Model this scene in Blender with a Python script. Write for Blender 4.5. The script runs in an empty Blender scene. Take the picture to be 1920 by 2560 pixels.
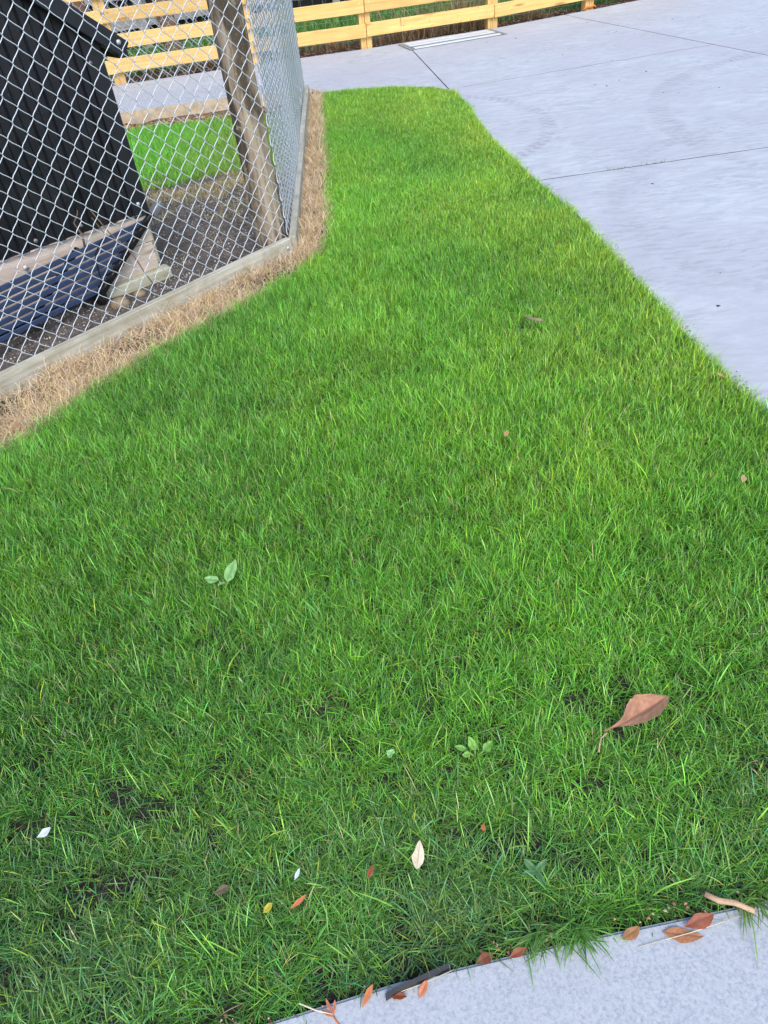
import bpy, bmesh, math, random
import numpy as np
from mathutils import Matrix, Vector
from mathutils.geometry import tessellate_polygon

random.seed(7)
rng = np.random.default_rng(11)
R = math.radians
SC = bpy.context.scene
COL = SC.collection

# ------------------------------------------------------------------ camera, light, exposure
CAM_H = 1.55
cam_data = bpy.data.cameras.new("camera")
cam_data.sensor_fit = 'VERTICAL'
cam_data.sensor_height = 24.0
cam_data.lens = 1800.0 / 2560.0 * 24.0
cam_data.clip_start = 0.02
cam_data.clip_end = 1500.0
cam = bpy.data.objects.new("camera", cam_data)
COL.objects.link(cam)
PITCH, ROLL = R(41.1), R(7.1)
fwd = Vector((0, math.cos(PITCH), -math.sin(PITCH)))
up0 = Vector((0, math.sin(PITCH), math.cos(PITCH)))
rt0 = Vector((1, 0, 0))
camX = math.cos(ROLL) * rt0 - math.sin(ROLL) * up0
camY = math.sin(ROLL) * rt0 + math.cos(ROLL) * up0
mw = Matrix.Identity(4)
for i in range(3):
    mw[i][0], mw[i][1], mw[i][2] = camX[i], camY[i], -fwd[i]
mw[2][3] = CAM_H
cam.matrix_world = mw
SC.camera = cam

SUN_EL, SUN_AZ = R(50), R(172)          # azimuth measured clockwise from +Y
world = bpy.data.worlds.new("World")
SC.world = world
world.use_nodes = True
wn, wl = world.node_tree.nodes, world.node_tree.links
bg = wn["Background"]
sky = wn.new("ShaderNodeTexSky")
sky.sky_type = 'NISHITA'
sky.sun_disc = False
sky.sun_elevation = SUN_EL
sky.sun_rotation = SUN_AZ
sky.air_density = 1.0
sky.dust_density = 2.0
sky.ozone_density = 1.0
wl.new(sky.outputs[0], bg.inputs[0])
bg.inputs[1].default_value = 0.15
sun_data = bpy.data.lights.new("sun", 'SUN')
sun_data.energy = 1.15
sun_data.angle = R(30)
sun_data.color = (1.0, 0.96, 0.91)
sun = bpy.data.objects.new("sun", sun_data)
COL.objects.link(sun)
sdir = Vector((math.sin(SUN_AZ) * math.cos(SUN_EL), math.cos(SUN_AZ) * math.cos(SUN_EL), math.sin(SUN_EL)))
sun.rotation_euler = sdir.to_track_quat('Z', 'Y').to_euler()
sun.location = (0, 0, 20)

vs = SC.view_settings
vs.view_transform = 'Standard'
vs.look = 'None'
vs.exposure = 0.92
vs.gamma = 1.0
vs.use_curve_mapping = False

# ------------------------------------------------------------------ material helpers
class NT:
    def __init__(self, name):
        self.m = bpy.data.materials.new(name)
        self.m.use_nodes = True
        self.n = self.m.node_tree.nodes
        self.l = self.m.node_tree.links
        self.b = self.n["Principled BSDF"]
        self.out = self.n["Material Output"]
    def node(self, t, **kw):
        o = self.n.new(t)
        for k, v in kw.items():
            setattr(o, k, v)
        return o
    def link(self, a, b):
        self.l.new(a, b)
    def val(self, x, sock):
        if hasattr(x, 'is_output'):
            self.l.new(x, sock)
        else:
            sock.default_value = x
    def coord(self, kind='Object'):
        return self.node("ShaderNodeTexCoord").outputs[kind]
    def mapping(self, vec, scale=(1, 1, 1), loc=(0, 0, 0)):
        mp = self.node("ShaderNodeMapping")
        mp.inputs['Scale'].default_value = scale
        mp.inputs['Location'].default_value = loc
        self.l.new(vec, mp.inputs['Vector'])
        return mp.outputs[0]
    def noise(self, vec, scale=5, detail=4, rough=.55, dist=0):
        o = self.node("ShaderNodeTexNoise")
        self.l.new(vec, o.inputs['Vector'])
        o.inputs['Scale'].default_value = scale
        o.inputs['Detail'].default_value = detail
        o.inputs['Roughness'].default_value = rough
        o.inputs['Distortion'].default_value = dist
        return o.outputs['Fac']
    def ramp(self, fac, stops):
        o = self.node("ShaderNodeValToRGB")
        e = o.color_ramp.elements
        while len(e) < len(stops):
            e.new(0.5)
        for i, (p, c) in enumerate(stops):
            e[i].position = p
            e[i].color = (c[0], c[1], c[2], 1) if hasattr(c, '__len__') else (c, c, c, 1)
        self.val(fac, o.inputs[0])
        return o.outputs[0]
    def mix(self, fac, a, b, mode='MIX'):
        o = self.node("ShaderNodeMix", data_type='RGBA', blend_type=mode)
        self.val(fac, o.inputs[0])
        for x, s in ((a, o.inputs[6]), (b, o.inputs[7])):
            if isinstance(x, tuple):
                s.default_value = (x[0], x[1], x[2], 1)
            else:
                self.l.new(x, s)
        return o.outputs[2]
    def math(self, op, a, b=0.0, c=0.0):
        o = self.node("ShaderNodeMath", operation=op)
        self.val(a, o.inputs[0]); self.val(b, o.inputs[1]); self.val(c, o.inputs[2])
        return o.outputs[0]
    def bump(self, h, strength=.3, dist=.01):
        o = self.node("ShaderNodeBump")
        o.inputs['Strength'].default_value = strength
        o.inputs['Distance'].default_value = dist
        self.l.new(h, o.inputs['Height'])
        self.l.new(o.outputs[0], self.b.inputs['Normal'])
    def base(self, c):
        if isinstance(c, tuple):
            self.b.inputs['Base Color'].default_value = (c[0], c[1], c[2], 1)
        else:
            self.l.new(c, self.b.inputs['Base Color'])
    def set(self, rough=.6, metal=0, spec=.5):
        self.val(rough, self.b.inputs['Roughness'])
        self.b.inputs['Metallic'].default_value = metal
        self.b.inputs['Specular IOR Level'].default_value = spec


def mat_wood(name, stops, stain=None, stain_amt=.5, grain=(1.2, 26, 26), rough=.75, knots=None, bump=.25, rand=.15):
    t = NT(name)
    co = t.coord()
    ri = t.node("ShaderNodeObjectInfo").outputs['Random']
    off = t.node("ShaderNodeCombineXYZ")
    t.link(t.math('MULTIPLY', ri, 37.0), off.inputs[0])
    t.link(t.math('MULTIPLY', ri, 11.0), off.inputs[1])
    add = t.node("ShaderNodeVectorMath", operation='ADD')
    t.link(co, add.inputs[0]); t.link(off.outputs[0], add.inputs[1])
    v = add.outputs[0]
    g = t.noise(t.mapping(v, grain), 1.0, 5, .6, 1.4)
    fine = t.noise(t.mapping(v, (grain[0] * 3, grain[1] * 7, grain[2] * 7)), 1.0, 3, .6, .3)
    c = t.ramp(g, stops)
    c = t.mix(t.math('MULTIPLY', t.math('SUBTRACT', fine, .5), .35), c, tuple(x * .35 for x in stops[0][1]))
    if knots:
        vo = t.node("ShaderNodeTexVoronoi")
        t.link(t.mapping(v, (1.6, 9, 9)), vo.inputs['Vector'])
        vo.inputs['Scale'].default_value = 1.0
        k = t.ramp(vo.outputs['Distance'], [(0, 1), (.10, .85), (.2, 0)])
        c = t.mix(k, c, knots)
    if stain:
        s = t.noise(v, 5.0, 6, .65, .6)
        sf = t.ramp(s, [(.42, 0), (.66, 1)])
        c = t.mix(t.math('MULTIPLY', sf, stain_amt), c, stain)
    br = t.math('ADD', 1.0 - rand / 2, t.math('MULTIPLY', ri, rand))
    hs = t.node("ShaderNodeHueSaturation")
    t.link(c, hs.inputs['Color']); t.link(br, hs.inputs['Value'])
    t.base(hs.outputs[0])
    t.set(rough, 0, .3)
    t.bump(t.math('ADD', g, fine), bump, .004)
    return t.m


def mat_plain(name, col, rough=.5, metal=0, spec=.5, var=.25, nscale=12, bump=0):
    t = NT(name)
    n = t.noise(t.coord(), nscale, 4, .6)
    t.base(t.ramp(n, [(.3, tuple(x * (1 - var) for x in col)), (.7, tuple(min(1, x * (1 + var)) for x in col))]))
    t.set(rough, metal, spec)
    if bump:
        t.bump(n, bump, .005)
    return t.m


def mat_blade(name, transl=.3, rough=.5, spec=.35):
    """leaf blades: colour comes from the blade's own attribute"""
    t = NT(name)
    at = t.node("ShaderNodeAttribute", attribute_name='col')
    t.base(at.outputs['Color'])
    t.set(rough, 0, spec)
    tr = t.node("ShaderNodeBsdfTranslucent")
    t.link(at.outputs['Color'], tr.inputs['Color'])
    mx = t.node("ShaderNodeMixShader")
    mx.inputs[0].default_value = transl
    t.link(t.b.outputs[0], mx.inputs[1]); t.link(tr.outputs[0], mx.inputs[2])
    t.link(mx.outputs[0], t.out.inputs[0])
    return t.m


def mat_concrete_drive():
    t = NT('drive_concrete')
    co = t.coord()
    big = t.noise(co, .9, 5, .6, .8)
    brush = t.noise(t.mapping(co, (1.3, 3.4, 1)), 1.5, 7, .68, 2.6)
    med = t.noise(t.mapping(co, (1, 2.2, 1)), 7, 6, .7, 1.2)
    fine = t.noise(co, 160, 3, .7)
    c = t.ramp(brush, [(.38, (.375, .408, .45)), (.5, (.43, .462, .505)), (.61, (.485, .512, .55))])
    c = t.mix(t.ramp(big, [(.40, 0), (.62, .7)]), c, (.40, .405, .455))
    fl = t.noise(t.mapping(co, (9, 34, 1)), 1.0, 3, .6, .6)
    c = t.mix(t.math('MULTIPLY', t.ramp(fl, [(.53, 0), (.60, 1)]), t.ramp(t.noise(co, 1.4, 3, .6), [(.42, .15), (.58, .75)])), c, (.315, .335, .375))
    c = t.mix(t.math('MULTIPLY', t.ramp(fl, [(.30, 1), (.42, 0)]), .35), c, (.52, .54, .57))
    c = t.mix(t.ramp(med, [(.5, 0), (.75, .35)]), c, (.345, .355, .38))
    c = t.mix(t.ramp(fine, [(.55, 0), (.75, .25)]), c, (.30, .30, .32))
    # tyre and foot tracks: worn bands following arcs of a turning car
    sep = t.node("ShaderNodeSeparateXYZ"); t.link(co, sep.inputs[0])
    x, y = sep.outputs[0], sep.outputs[1]
    def arc(cx, cy, rad, half, tread, amt, c):
        dx = t.math('SUBTRACT', x, cx); dy = t.math('SUBTRACT', y, cy)
        d = t.math('SQRT', t.math('ADD', t.math('MULTIPLY', dx, dx), t.math('MULTIPLY', dy, dy)))
        band = t.math('SUBTRACT', 1.0, t.math('MINIMUM', t.math('DIVIDE', t.math('ABSOLUTE', t.math('SUBTRACT', d, rad)), half), 1.0))
        band = t.math('MINIMUM', t.math('MULTIPLY', band, 2.5), 1.0)
        ang = t.math('ARCTAN2', dy, dx)
        w = t.math('SINE', t.math('ADD', t.math('MULTIPLY', ang, tread), t.math('MULTIPLY', t.math('SIGN', t.math('SUBTRACT', d, rad)), 1.4)))
        w = t.math('GREATER_THAN', w, .1)
        brk = t.ramp(t.noise(co, 3.3, 3, .6), [(.36, 0), (.55, 1)])
        f = t.math('MULTIPLY', t.math('MULTIPLY', band, t.math('ADD', .25, t.math('MULTIPLY', w, .75))), t.math('MULTIPLY', brk, amt))
        return t.mix(f, c, (.25, .25, .275))
    c = arc(0.35, 6.35, 1.32, .07, 95, .60, c)
    c = arc(4.6, 5.5, 2.18, .10, 170, .42, c)
    c = arc(3.2, 3.9, 1.65, .07, 150, .25, c)
    t.base(c)
    t.set(.62, 0, .35)
    t.bump(t.math('ADD', t.math('MULTIPLY', brush, .5), t.math('MULTIPLY', fine, .4)), .18, .006)
    return t.m


def mat_concrete_path():
    t = NT('path_concrete')
    co = t.coord()
    sp = t.noise(co, 150, 3, .55, .5)
    pit = t.noise(co, 420, 2, .6)
    big = t.noise(co, 7, 4, .6)
    c = t.ramp(sp, [(.33, (.285, .315, .36)), (.46, (.36, .39, .435)), (.56, (.405, .435, .475)), (.7, (.44, .468, .505))])
    c = t.mix(t.ramp(big, [(.35, 0), (.7, .35)]), c, (.40, .428, .468))
    c = t.mix(t.ramp(pit, [(.62, 0), (.72, .35)]), c, (.22, .22, .24))
    t.base(c)
    t.set(.7, 0, .3)
    t.bump(t.math('ADD', sp, t.math('MULTIPLY', pit, .5)), .25, .003)
    return t.m


def mat_soil(name, a, b, c3, s=14):
    t = NT(name)
    co = t.coord()
    n = t.noise(co, s, 6, .7, .4)
    f = t.noise(co, s * 9, 4, .7)
    c = t.ramp(n, [(.3, a), (.52, b), (.72, c3)])
    c = t.mix(t.ramp(f, [(.5, 0), (.72, .5)]), c, tuple(x * 1.9 for x in c3))
    t.base(c)
    t.set(.95, 0, .15)
    t.bump(t.math('ADD', n, f), .6, .02)
    return t.m


M = {}
M['blade'] = mat_blade('grass_blade', .10, .40, .55)
M['straw'] = mat_blade('dry_straw', .12, .7, .2)
M['leafm'] = mat_blade('leaf_surface', .15, .5, .3)
M['drive'] = mat_concrete_drive()
M['path'] = mat_concrete_path()
M['slab_side'] = mat_plain('slab_footing', (.56, .44, .30), .9, 0, .2, .3, 14, .4)
M['soil'] = mat_soil('soil', (.014, .013, .011), (.032, .030, .026), (.07, .064, .054))
M['gravel_soil'] = mat_soil('run_gravel', (.055, .045, .037), (.125, .106, .09), (.23, .20, .175), 22)
M['mulch'] = mat_soil('mulch_soil', (.05, .028, .016), (.13, .078, .045), (.26, .17, .10), 12)
M['ground'] = mat_soil('far_ground', (.03, .07, .015), (.05, .11, .02), (.08, .13, .03), 2)
M['pine'] = mat_wood('new_pine', [(.3, (.60, .355, .10)), (.5, (.72, .46, .155)), (.7, (.80, .55, .22))], stain=(.50, .36, .13), stain_amt=.35, grain=(1.1, 30, 30), rough=.6, knots=(.36, .16, .05), bump=.1, rand=.26)
M['pine_post'] = mat_wood('pine_post', [(.3, (.58, .34, .11)), (.5, (.70, .45, .16)), (.7, (.78, .54, .22))], grain=(30, 30, 1.2), rough=.6, bump=.1, rand=.1)
M['board'] = mat_wood('weathered_board', [(.3, (.31, .295, .235)), (.5, (.44, .425, .36)), (.72, (.54, .53, .475))], stain=(.23, .22, .14), stain_amt=.65, grain=(1.4, 34, 34), rough=.9, bump=.4)
M['old_grey'] = mat_wood('old_grey_timber', [(.3, (.20, .19, .185)), (.5, (.29, .285, .275)), (.7, (.36, .355, .345))], grain=(1.4, 30, 30), rough=.9, bump=.3)
M['plank'] = mat_wood('pink_plank', [(.3, (.47, .35, .275)), (.5, (.60, .49, .42)), (.7, (.68, .58, .51))], stain=(.33, .33, .22), stain_amt=.45, grain=(1.5, 32, 32), rough=.85, knots=(.16, .09, .06), bump=.25)
M['plank_edge'] = mat_wood('green_skid', [(.3, (.36, .36, .23)), (.5, (.50, .50, .36)), (.7, (.58, .58, .46))], stain=(.15, .14, .08), stain_amt=.6, grain=(1.5, 30, 30), rough=.9, bump=.3)
M['black_timber'] = mat_plain('black_paling', (.012, .012, .013), .7, 0, .3, .5, 6)
M['stake'] = mat_plain('brown_stump', (.17, .105, .065), .9, 0, .2, .4, 10, .4)
M['steel'] = mat_plain('galvanised_wire', (.54, .60, .66), .42, .25, .5, .08, 40)
M['grate'] = mat_plain('galvanised_grate', (.72, .78, .82), .38, .5, .5, .08, 30)
M['grate_dark'] = mat_plain('grate_channel', (.23, .27, .31), .6, .3, .4, .2, 30)
M['mortar'] = mat_plain('grate_mortar', (.24, .235, .225), .95, 0, .2, .2, 40, .3)
M['clad'] = mat_plain('black_cladding', (.007, .008, .012), .38, 0, .42, .3, 5)
def mat_clad():
    t = NT('black_cladding')
    co = t.coord()
    dust = t.noise(co, 8, 5, .65, .4)
    sp = t.noise(co, 130, 2, .6)
    c = t.ramp(dust, [(.35, (.006, .007, .011)), (.7, (.013, .014, .019))])
    c = t.mix(t.math('MULTIPLY', t.ramp(sp, [(.66, 0), (.72, 1)]), .5), c, (.10, .105, .11))
    t.base(c)
    t.set(t.ramp(dust, [(.3, .28), (.7, .46)]), 0, .42)
    return t.m


M['clad'] = mat_clad()
M['trimm'] = mat_plain('black_trim', (.008, .009, .014), .45, 0, .5, .25, 6)
M['slat'] = mat_plain('dark_blue_slat', (.032, .055, .125), .42, 0, .6, .2, 8)
M['bracket'] = mat_plain('black_bracket', (.008, .008, .010), .45, 0, .4, .2, 8)
M['grey_cap'] = mat_plain('grey_cap', (.20, .205, .22), .5, .3, .5, .2, 30)
M['nail'] = mat_plain('nail_head', (.85, .72, .42), .5, .2, .5, .1, 40)
M['joint'] = mat_plain('joint_filler', (.055, .052, .05), .95, 0, .1, .3, 30)
M['stone'] = mat_plain('pale_stone', (.27, .21, .13), .9, 0, .2, .35, 18, .4)
M['twig'] = mat_plain('bare_twig', (.20, .14, .10), .85, 0, .2, .35, 30, .3)
M['barkless'] = mat_plain('peeled_stick', (.52, .34, .22), .75, 0, .3, .25, 60, .4)
M['strap'] = mat_plain('black_strap', (.010, .012, .013), .5, 0, .4, .2, 20)
M['plastic'] = mat_plain('black_edging_plastic', (.012, .013, .018), .4, 0, .5, .2, 20)
M['petal'] = mat_plain('white_petal', (.72, .76, .80), .6, 0, .3, .08, 60)
M['gravel'] = mat_plain('gravel_stones', (.17, .165, .16), .9, 0, .2, .55, 25)
M['litter'] = mat_plain('leaf_specks', (.11, .075, .055), .85, 0, .2, .5, 9)
M['rope'] = mat_plain('orange_twine', (.75, .20, .05), .7, 0, .3, .2, 30)


def mat_post():
    t = NT('post_bark')
    co = t.coord()
    g = t.noise(t.mapping(co, (48, 48, 2.2)), 1.0, 6, .7, .7)
    pa = t.noise(t.mapping(co, (9, 9, 2.6)), 1.0, 6, .65, .6)
    li = t.noise(co, 26, 5, .7)
    sp = t.noise(co, 90, 3, .7)
    c = t.ramp(g, [(.28, (.19, .14, .095)), (.5, (.37, .295, .22)), (.72, (.54, .46, .365))])
    c = t.mix(t.math('MULTIPLY', t.ramp(pa, [(.46, 0), (.58, 1)]), .85), c, (.045, .034, .024))
    lich = t.math('MULTIPLY', t.ramp(li, [(.56, 0), (.64, 1)]), t.ramp(t.noise(co, 3.1, 3, .5), [(.48, 0), (.58, 1)]))
    c = t.mix(t.math('MULTIPLY', lich, .75), c, (.42, .39, .22))
    c = t.mix(t.math('MULTIPLY', t.ramp(sp, [(.64, 0), (.7, 1)]), .5), c, (.45, .42, .33))
    t.base(c)
    t.set(.9, 0, .2)
    t.bump(t.math('ADD', g, t.math('MULTIPLY', li, .5)), .6, .012)
    return t.m


M['post'] = mat_post()

# ------------------------------------------------------------------ object helpers
def tag(o, label=None, cat=None, group=None, kind=None):
    if label: o['label'] = label
    if cat: o['category'] = cat
    if group: o['group'] = group
    if kind: o['kind'] = kind
    return o


def empty(name, loc, label=None, cat=None, group=None, kind=None, rotz=0):
    o = bpy.data.objects.new(name, None)
    COL.objects.link(o)
    o.location = loc
    o.rotation_euler = (0, 0, rotz)
    return tag(o, label, cat, group, kind)


def link(name, me, mat=None, parent=None, matrix=None):
    """link a mesh; matrix is the WORLD matrix wanted (parents are Empties placed by translation / z turn)"""
    o = bpy.data.objects.new(name, me)
    COL.objects.link(o)
    if mat is not None:
        if len(me.materials) == 0:
            me.materials.append(mat)
    mx = matrix if matrix is not None else Matrix.Identity(4)
    if parent is not None:
        o.parent = parent
        o.matrix_basis = world_of(parent).inverted() @ mx
    else:
        o.matrix_basis = mx
    return o


def world_of(o):
    m = o.matrix_basis.copy()
    if o.parent is not None:
        return world_of(o.parent) @ m
    return m


def box_mesh(name, sx, sy, sz, bevel=.003, seg=1):
    bm = bmesh.new()
    bmesh.ops.create_cube(bm, size=1)
    bmesh.ops.scale(bm, vec=(sx, sy, sz), verts=bm.verts)
    if bevel:
        bmesh.ops.bevel(bm, geom=bm.edges[:], offset=bevel, segments=seg, affect='EDGES')
    me = bpy.data.meshes.new(name)
    bm.to_mesh(me); bm.free()
    return me


def frame(p0, p1, up=(0, 0, 1)):
    """matrix with X along p0->p1, Z near up, origin midway"""
    p0, p1, up = Vector(p0), Vector(p1), Vector(up)
    x = (p1 - p0).normalized()
    y = up.cross(x).normalized()
    z = x.cross(y)
    m = Matrix.Identity(4)
    mid = (p0 + p1) / 2
    for i in range(3):
        m[i][0], m[i][1], m[i][2], m[i][3] = x[i], y[i], z[i], mid[i]
    return m


def beam(name, p0, p1, w, h, mat, parent=None, up=(0, 0, 1), bevel=.003, ext=0):
    L = (Vector(p1) - Vector(p0)).length + 2 * ext
    return link(name, box_mesh(name, L, w, h, bevel), mat, parent, frame(p0, p1, up))


def tube_arrays(pts, rad, sides=6):
    pts = [Vector(p) for p in pts]
    n = len(pts)
    rads = rad if hasattr(rad, '__len__') else [rad] * n
    V, F = [], []
    ref = Vector((0.31, 0.2, 0.93))
    for i, p in enumerate(pts):
        d = (pts[min(i + 1, n - 1)] - pts[max(i - 1, 0)]).normalized()
        a = d.cross(ref)
        if a.length < 1e-4:
            a = d.cross(Vector((1, 0, 0)))
        a.normalize()
        b = d.cross(a)
        for k in range(sides):
            t = 2 * math.pi * k / sides
            V.append(p + (a * math.cos(t) + b * math.sin(t)) * rads[i])
    for i in range(n - 1):
        for k in range(sides):
            k2 = (k + 1) % sides
            F.append((i * sides + k, i * sides + k2, (i + 1) * sides + k2, (i + 1) * sides + k))
    F.append(tuple(range(sides))[::-1])
    F.append(tuple(range((n - 1) * sides, n * sides)))
    return V, F


def tube_mesh(name, pts, rad, sides=6, smooth=True):
    V, F = tube_arrays(pts, rad, sides)
    me = bpy.data.meshes.new(name)
    me.from_pydata([tuple(v) for v in V], [], F)
    if smooth:
        me.polygons.foreach_set('use_smooth', [True] * len(me.polygons))
    return me


def vnoise(x, y, scale, seed=0):
    """smooth value noise in numpy, 0..1"""
    xs, ys = np.asarray(x) * scale, np.asarray(y) * scale
    xi, yi = np.floor(xs).astype(np.int64), np.floor(ys).astype(np.int64)
    fx, fy = xs - xi, ys - yi
    fx, fy = fx * fx * (3 - 2 * fx), fy * fy * (3 - 2 * fy)
    def h(a, b):
        v = (a * 374761393 + b * 668265263 + seed * 974634777) & 0x7fffffff
        v = ((v ^ (v >> 13)) * 1274126177) & 0x7fffffff
        v = (v ^ (v >> 16)) & 0xffffff
        return v / float(0xffffff)
    return (h(xi, yi) * (1 - fx) + h(xi + 1, yi) * fx) * (1 - fy) + (h(xi, yi + 1) * (1 - fx) + h(xi + 1, yi + 1) * fx) * fy


def fbm(x, y, scale, seed=0, oct=3):
    a, s, t = 0, 1.0, 0
    for i in range(oct):
        a = a + vnoise(x, y, scale * 2 ** i, seed + i * 17) * s
        t += s
        s *= .5
    return a / t


def inpoly(px, py, poly):
    inside = np.zeros(len(px), bool)
    n = len(poly)
    for i in range(n):
        x0, y0 = poly[i]
        x1, y1 = poly[(i + 1) % n]
        c = (y0 > py) != (y1 > py)
        with np.errstate(divide='ignore', invalid='ignore'):
            xx = (x1 - x0) * (py - y0) / (y1 - y0 + 1e-12) + x0
        inside ^= c & (px < xx)
    return inside


def polydist(px, py, line):
    """distance to a polyline and the side vector (away from the line's nearest point)"""
    best = np.full(len(px), 1e9); bx = np.zeros(len(px)); by = np.zeros(len(px))
    for (x0, y0), (x1, y1) in zip(line[:-1], line[1:]):
        dx, dy = x1 - x0, y1 - y0
        t = np.clip(((px - x0) * dx + (py - y0) * dy) / (dx * dx + dy * dy), 0, 1)
        qx, qy = px - (x0 + t * dx), py - (y0 + t * dy)
        d = np.hypot(qx, qy)
        m = d < best
        best[m] = d[m]; bx[m] = qx[m]; by[m] = qy[m]
    return best, bx, by


def raw_mesh(name, V, loops, starts, totals, col=None, smooth=False):
    me = bpy.data.meshes.new(name)
    me.vertices.add(len(V))
    me.vertices.foreach_set('co', np.ascontiguousarray(V, np.float32).ravel())
    me.loops.add(len(loops))
    me.loops.foreach_set('vertex_index', np.ascontiguousarray(loops, np.int32))
    me.polygons.add(len(starts))
    me.polygons.foreach_set('loop_start', np.ascontiguousarray(starts, np.int32))
    me.polygons.foreach_set('loop_total', np.ascontiguousarray(totals, np.int32))
    if smooth:
        me.polygons.foreach_set('use_smooth', np.ones(len(starts), bool))
    me.update(calc_edges=True)
    if col is not None:
        a = me.attributes.new('col', 'FLOAT_COLOR', 'POINT')
        c4 = np.ones((len(V), 4), np.float32)
        c4[:, :3] = col
        a.data.foreach_set('color', c4.ravel())
    return me


def blades(name, root, h, w, az, tilt0, tilt1, face, col, seg=3, tipcol=None, twist=None):
    """N ribbons: root (N,3); they leave the ground at tilt0 from vertical towards az and end at tilt1"""
    N = len(h)
    L = h / seg
    nv = 2 * seg + 1
    V = np.zeros((N, nv, 3), np.float32)
    C = np.zeros((N, nv, 3), np.float32)
    p = root.astype(np.float64).copy()
    hx, hy = np.cos(az), np.sin(az)
    wx, wy = np.cos(face), np.sin(face)
    cur_az = az.copy()
    for i in range(seg + 1):
        f = i / seg
        ww = w * (1 - .45 * f) * .5
        if i < seg:
            V[:, 2 * i, 0] = p[:, 0] - wx * ww; V[:, 2 * i, 1] = p[:, 1] - wy * ww; V[:, 2 * i, 2] = p[:, 2]
            V[:, 2 * i + 1, 0] = p[:, 0] + wx * ww; V[:, 2 * i + 1, 1] = p[:, 1] + wy * ww; V[:, 2 * i + 1, 2] = p[:, 2]
            C[:, 2 * i] = col; C[:, 2 * i + 1] = col
            t = tilt0 + (tilt1 - tilt0) * (i + .5) / seg
            if twist is not None:
                cur_az = az + twist * (i / seg)
            p[:, 0] += np.cos(cur_az) * np.sin(t) * L
            p[:, 1] += np.sin(cur_az) * np.sin(t) * L
            p[:, 2] += np.cos(t) * L
        else:
            V[:, 2 * seg] = p
            C[:, 2 * seg] = col if tipcol is None else tipcol
    base = (np.arange(N, dtype=np.int64) * nv)[:, None]
    parts, tot = [], []
    for i in range(seg - 1):
        parts.append(np.array([2 * i, 2 * i + 1, 2 * i + 3, 2 * i + 2])); tot.append(4)
    parts.append(np.array([2 * seg - 2, 2 * seg - 1, 2 * seg])); tot.append(3)
    pat = np.concatenate(parts)
    loops = (base + pat[None, :]).ravel()
    totals = np.tile(np.array(tot), N)
    starts = np.concatenate([[0], np.cumsum(totals)[:-1]])
    return raw_mesh(name, V.reshape(-1, 3), loops, starts, totals, C.reshape(-1, 3))


# ------------------------------------------------------------------ outlines on the ground (metres, camera stands over 0,0)
K = .977                                    # grass tips overhang: roots stand a little nearer than the outline they draw
LAWN_L = [(-2.25, 1.62), (-1.47, 2.42), (-1.235, 2.78), (-1.02, 3.055), (-.735, 3.355), (-.495, 3.61), (-.305, 3.855), (-.20, 4.09), (-.136, 4.36), (-.130, 5.16), (-.137, 6.36), (-.134, 7.79), (-.112, 8.27)]
LAWN_T = [(.215, 8.26), (.634, 8.13), (.97, 7.90), (1.14, 7.66), (1.165, 7.25)]
LAWN_R = [(1.165, 5.95), (1.235, 4.91), (1.32, 4.155), (1.335, 3.40), (1.352, 3.01), (1.35, 2.73), (1.366, 2.445), (1.376, 2.23), (1.40, 2.06), (1.43, 1.7), (1.45, 1.0), (1.47, .62)]
LAWN_B = [(.646, .525), (.533, .512), (.404, .50), (.25, .492), (.132, .482), (.043, .472), (-.083, .455), (-.232, .432), (-.335, .412), (-.9, .36), (-2.25, .24)]
LAWN = LAWN_L + LAWN_T + LAWN_R + LAWN_B
EDGE_F0, EDGE_F1 = Vector((-2.66, 1.838)), Vector((-.304, 4.122))     # outer top edge of the front board
EDGE_S0, EDGE_S1 = Vector((-.304, 4.122)), Vector((-.213, 8.23))
EDGE_Z = .09
FENCE = [(-4.4, 9.78), (-2.508, 10.17), (-.88, 10.40), (.508, 10.53), (2.149, 10.87), (3.538, 11.36), (5.0, 12.0)]
SLAB_EDGE = [(-5.2, 9.50), (-2.876, 10.00), (-2.508, 10.10), (-.88, 10.34), (.508, 10.475), (1.442, 10.68), (2.149, 10.80), (3.538, 11.30), (4.339, 11.62), (6.5, 12.7)]


def soil_z(x, y):
    run = x < -.25 + 0 * y
    t = np.clip((y - 5.4) / 2.9, 0, 1)
    t = t * t * (3 - 2 * t)
    z = np.where(run, -.012 - .10 * t, -.018)
    return z

# ------------------------------------------------------------------ the setting
def grid_mesh(name, x0, x1, y0, y1, nx, ny, zf):
    xs = np.linspace(x0, x1, nx); ys = np.linspace(y0, y1, ny)
    X, Y = np.meshgrid(xs, ys)
    Z = zf(X, Y)
    V = np.stack([X, Y, Z], -1).reshape(-1, 3)
    i = np.arange((nx - 1) * (ny - 1))
    r, c = i // (nx - 1), i % (nx - 1)
    a = r * nx + c
    loops = np.stack([a, a + 1, a + nx + 1, a + nx], -1).ravel()
    return raw_mesh(name, V, loops, np.arange(len(i)) * 4, np.full(len(i), 4), smooth=True)


me = grid_mesh('ground', -400, 400, -400, 400, 9, 9, lambda X, Y: X * 0 - .45)
tag(link('ground', me, M['ground']), kind='structure')

me = grid_mesh('lawn_soil', -.27, 2.2, .15, 8.45, 60, 170, lambda X, Y: -.02 + (fbm(X, Y, 9, 3) - .5) * .018)
tag(link('lawn_soil', me, M['soil']), kind='structure')
me = grid_mesh('lawn_soil', -5, -.27, .0, 4.2, 110, 110, lambda X, Y: -.02 + (fbm(X, Y, 9, 3) - .5) * .018)
# the part left of the edging is the run's own ground, kept just below
tag(link('lawn_soil', me, M['soil']), kind='structure')


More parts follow.
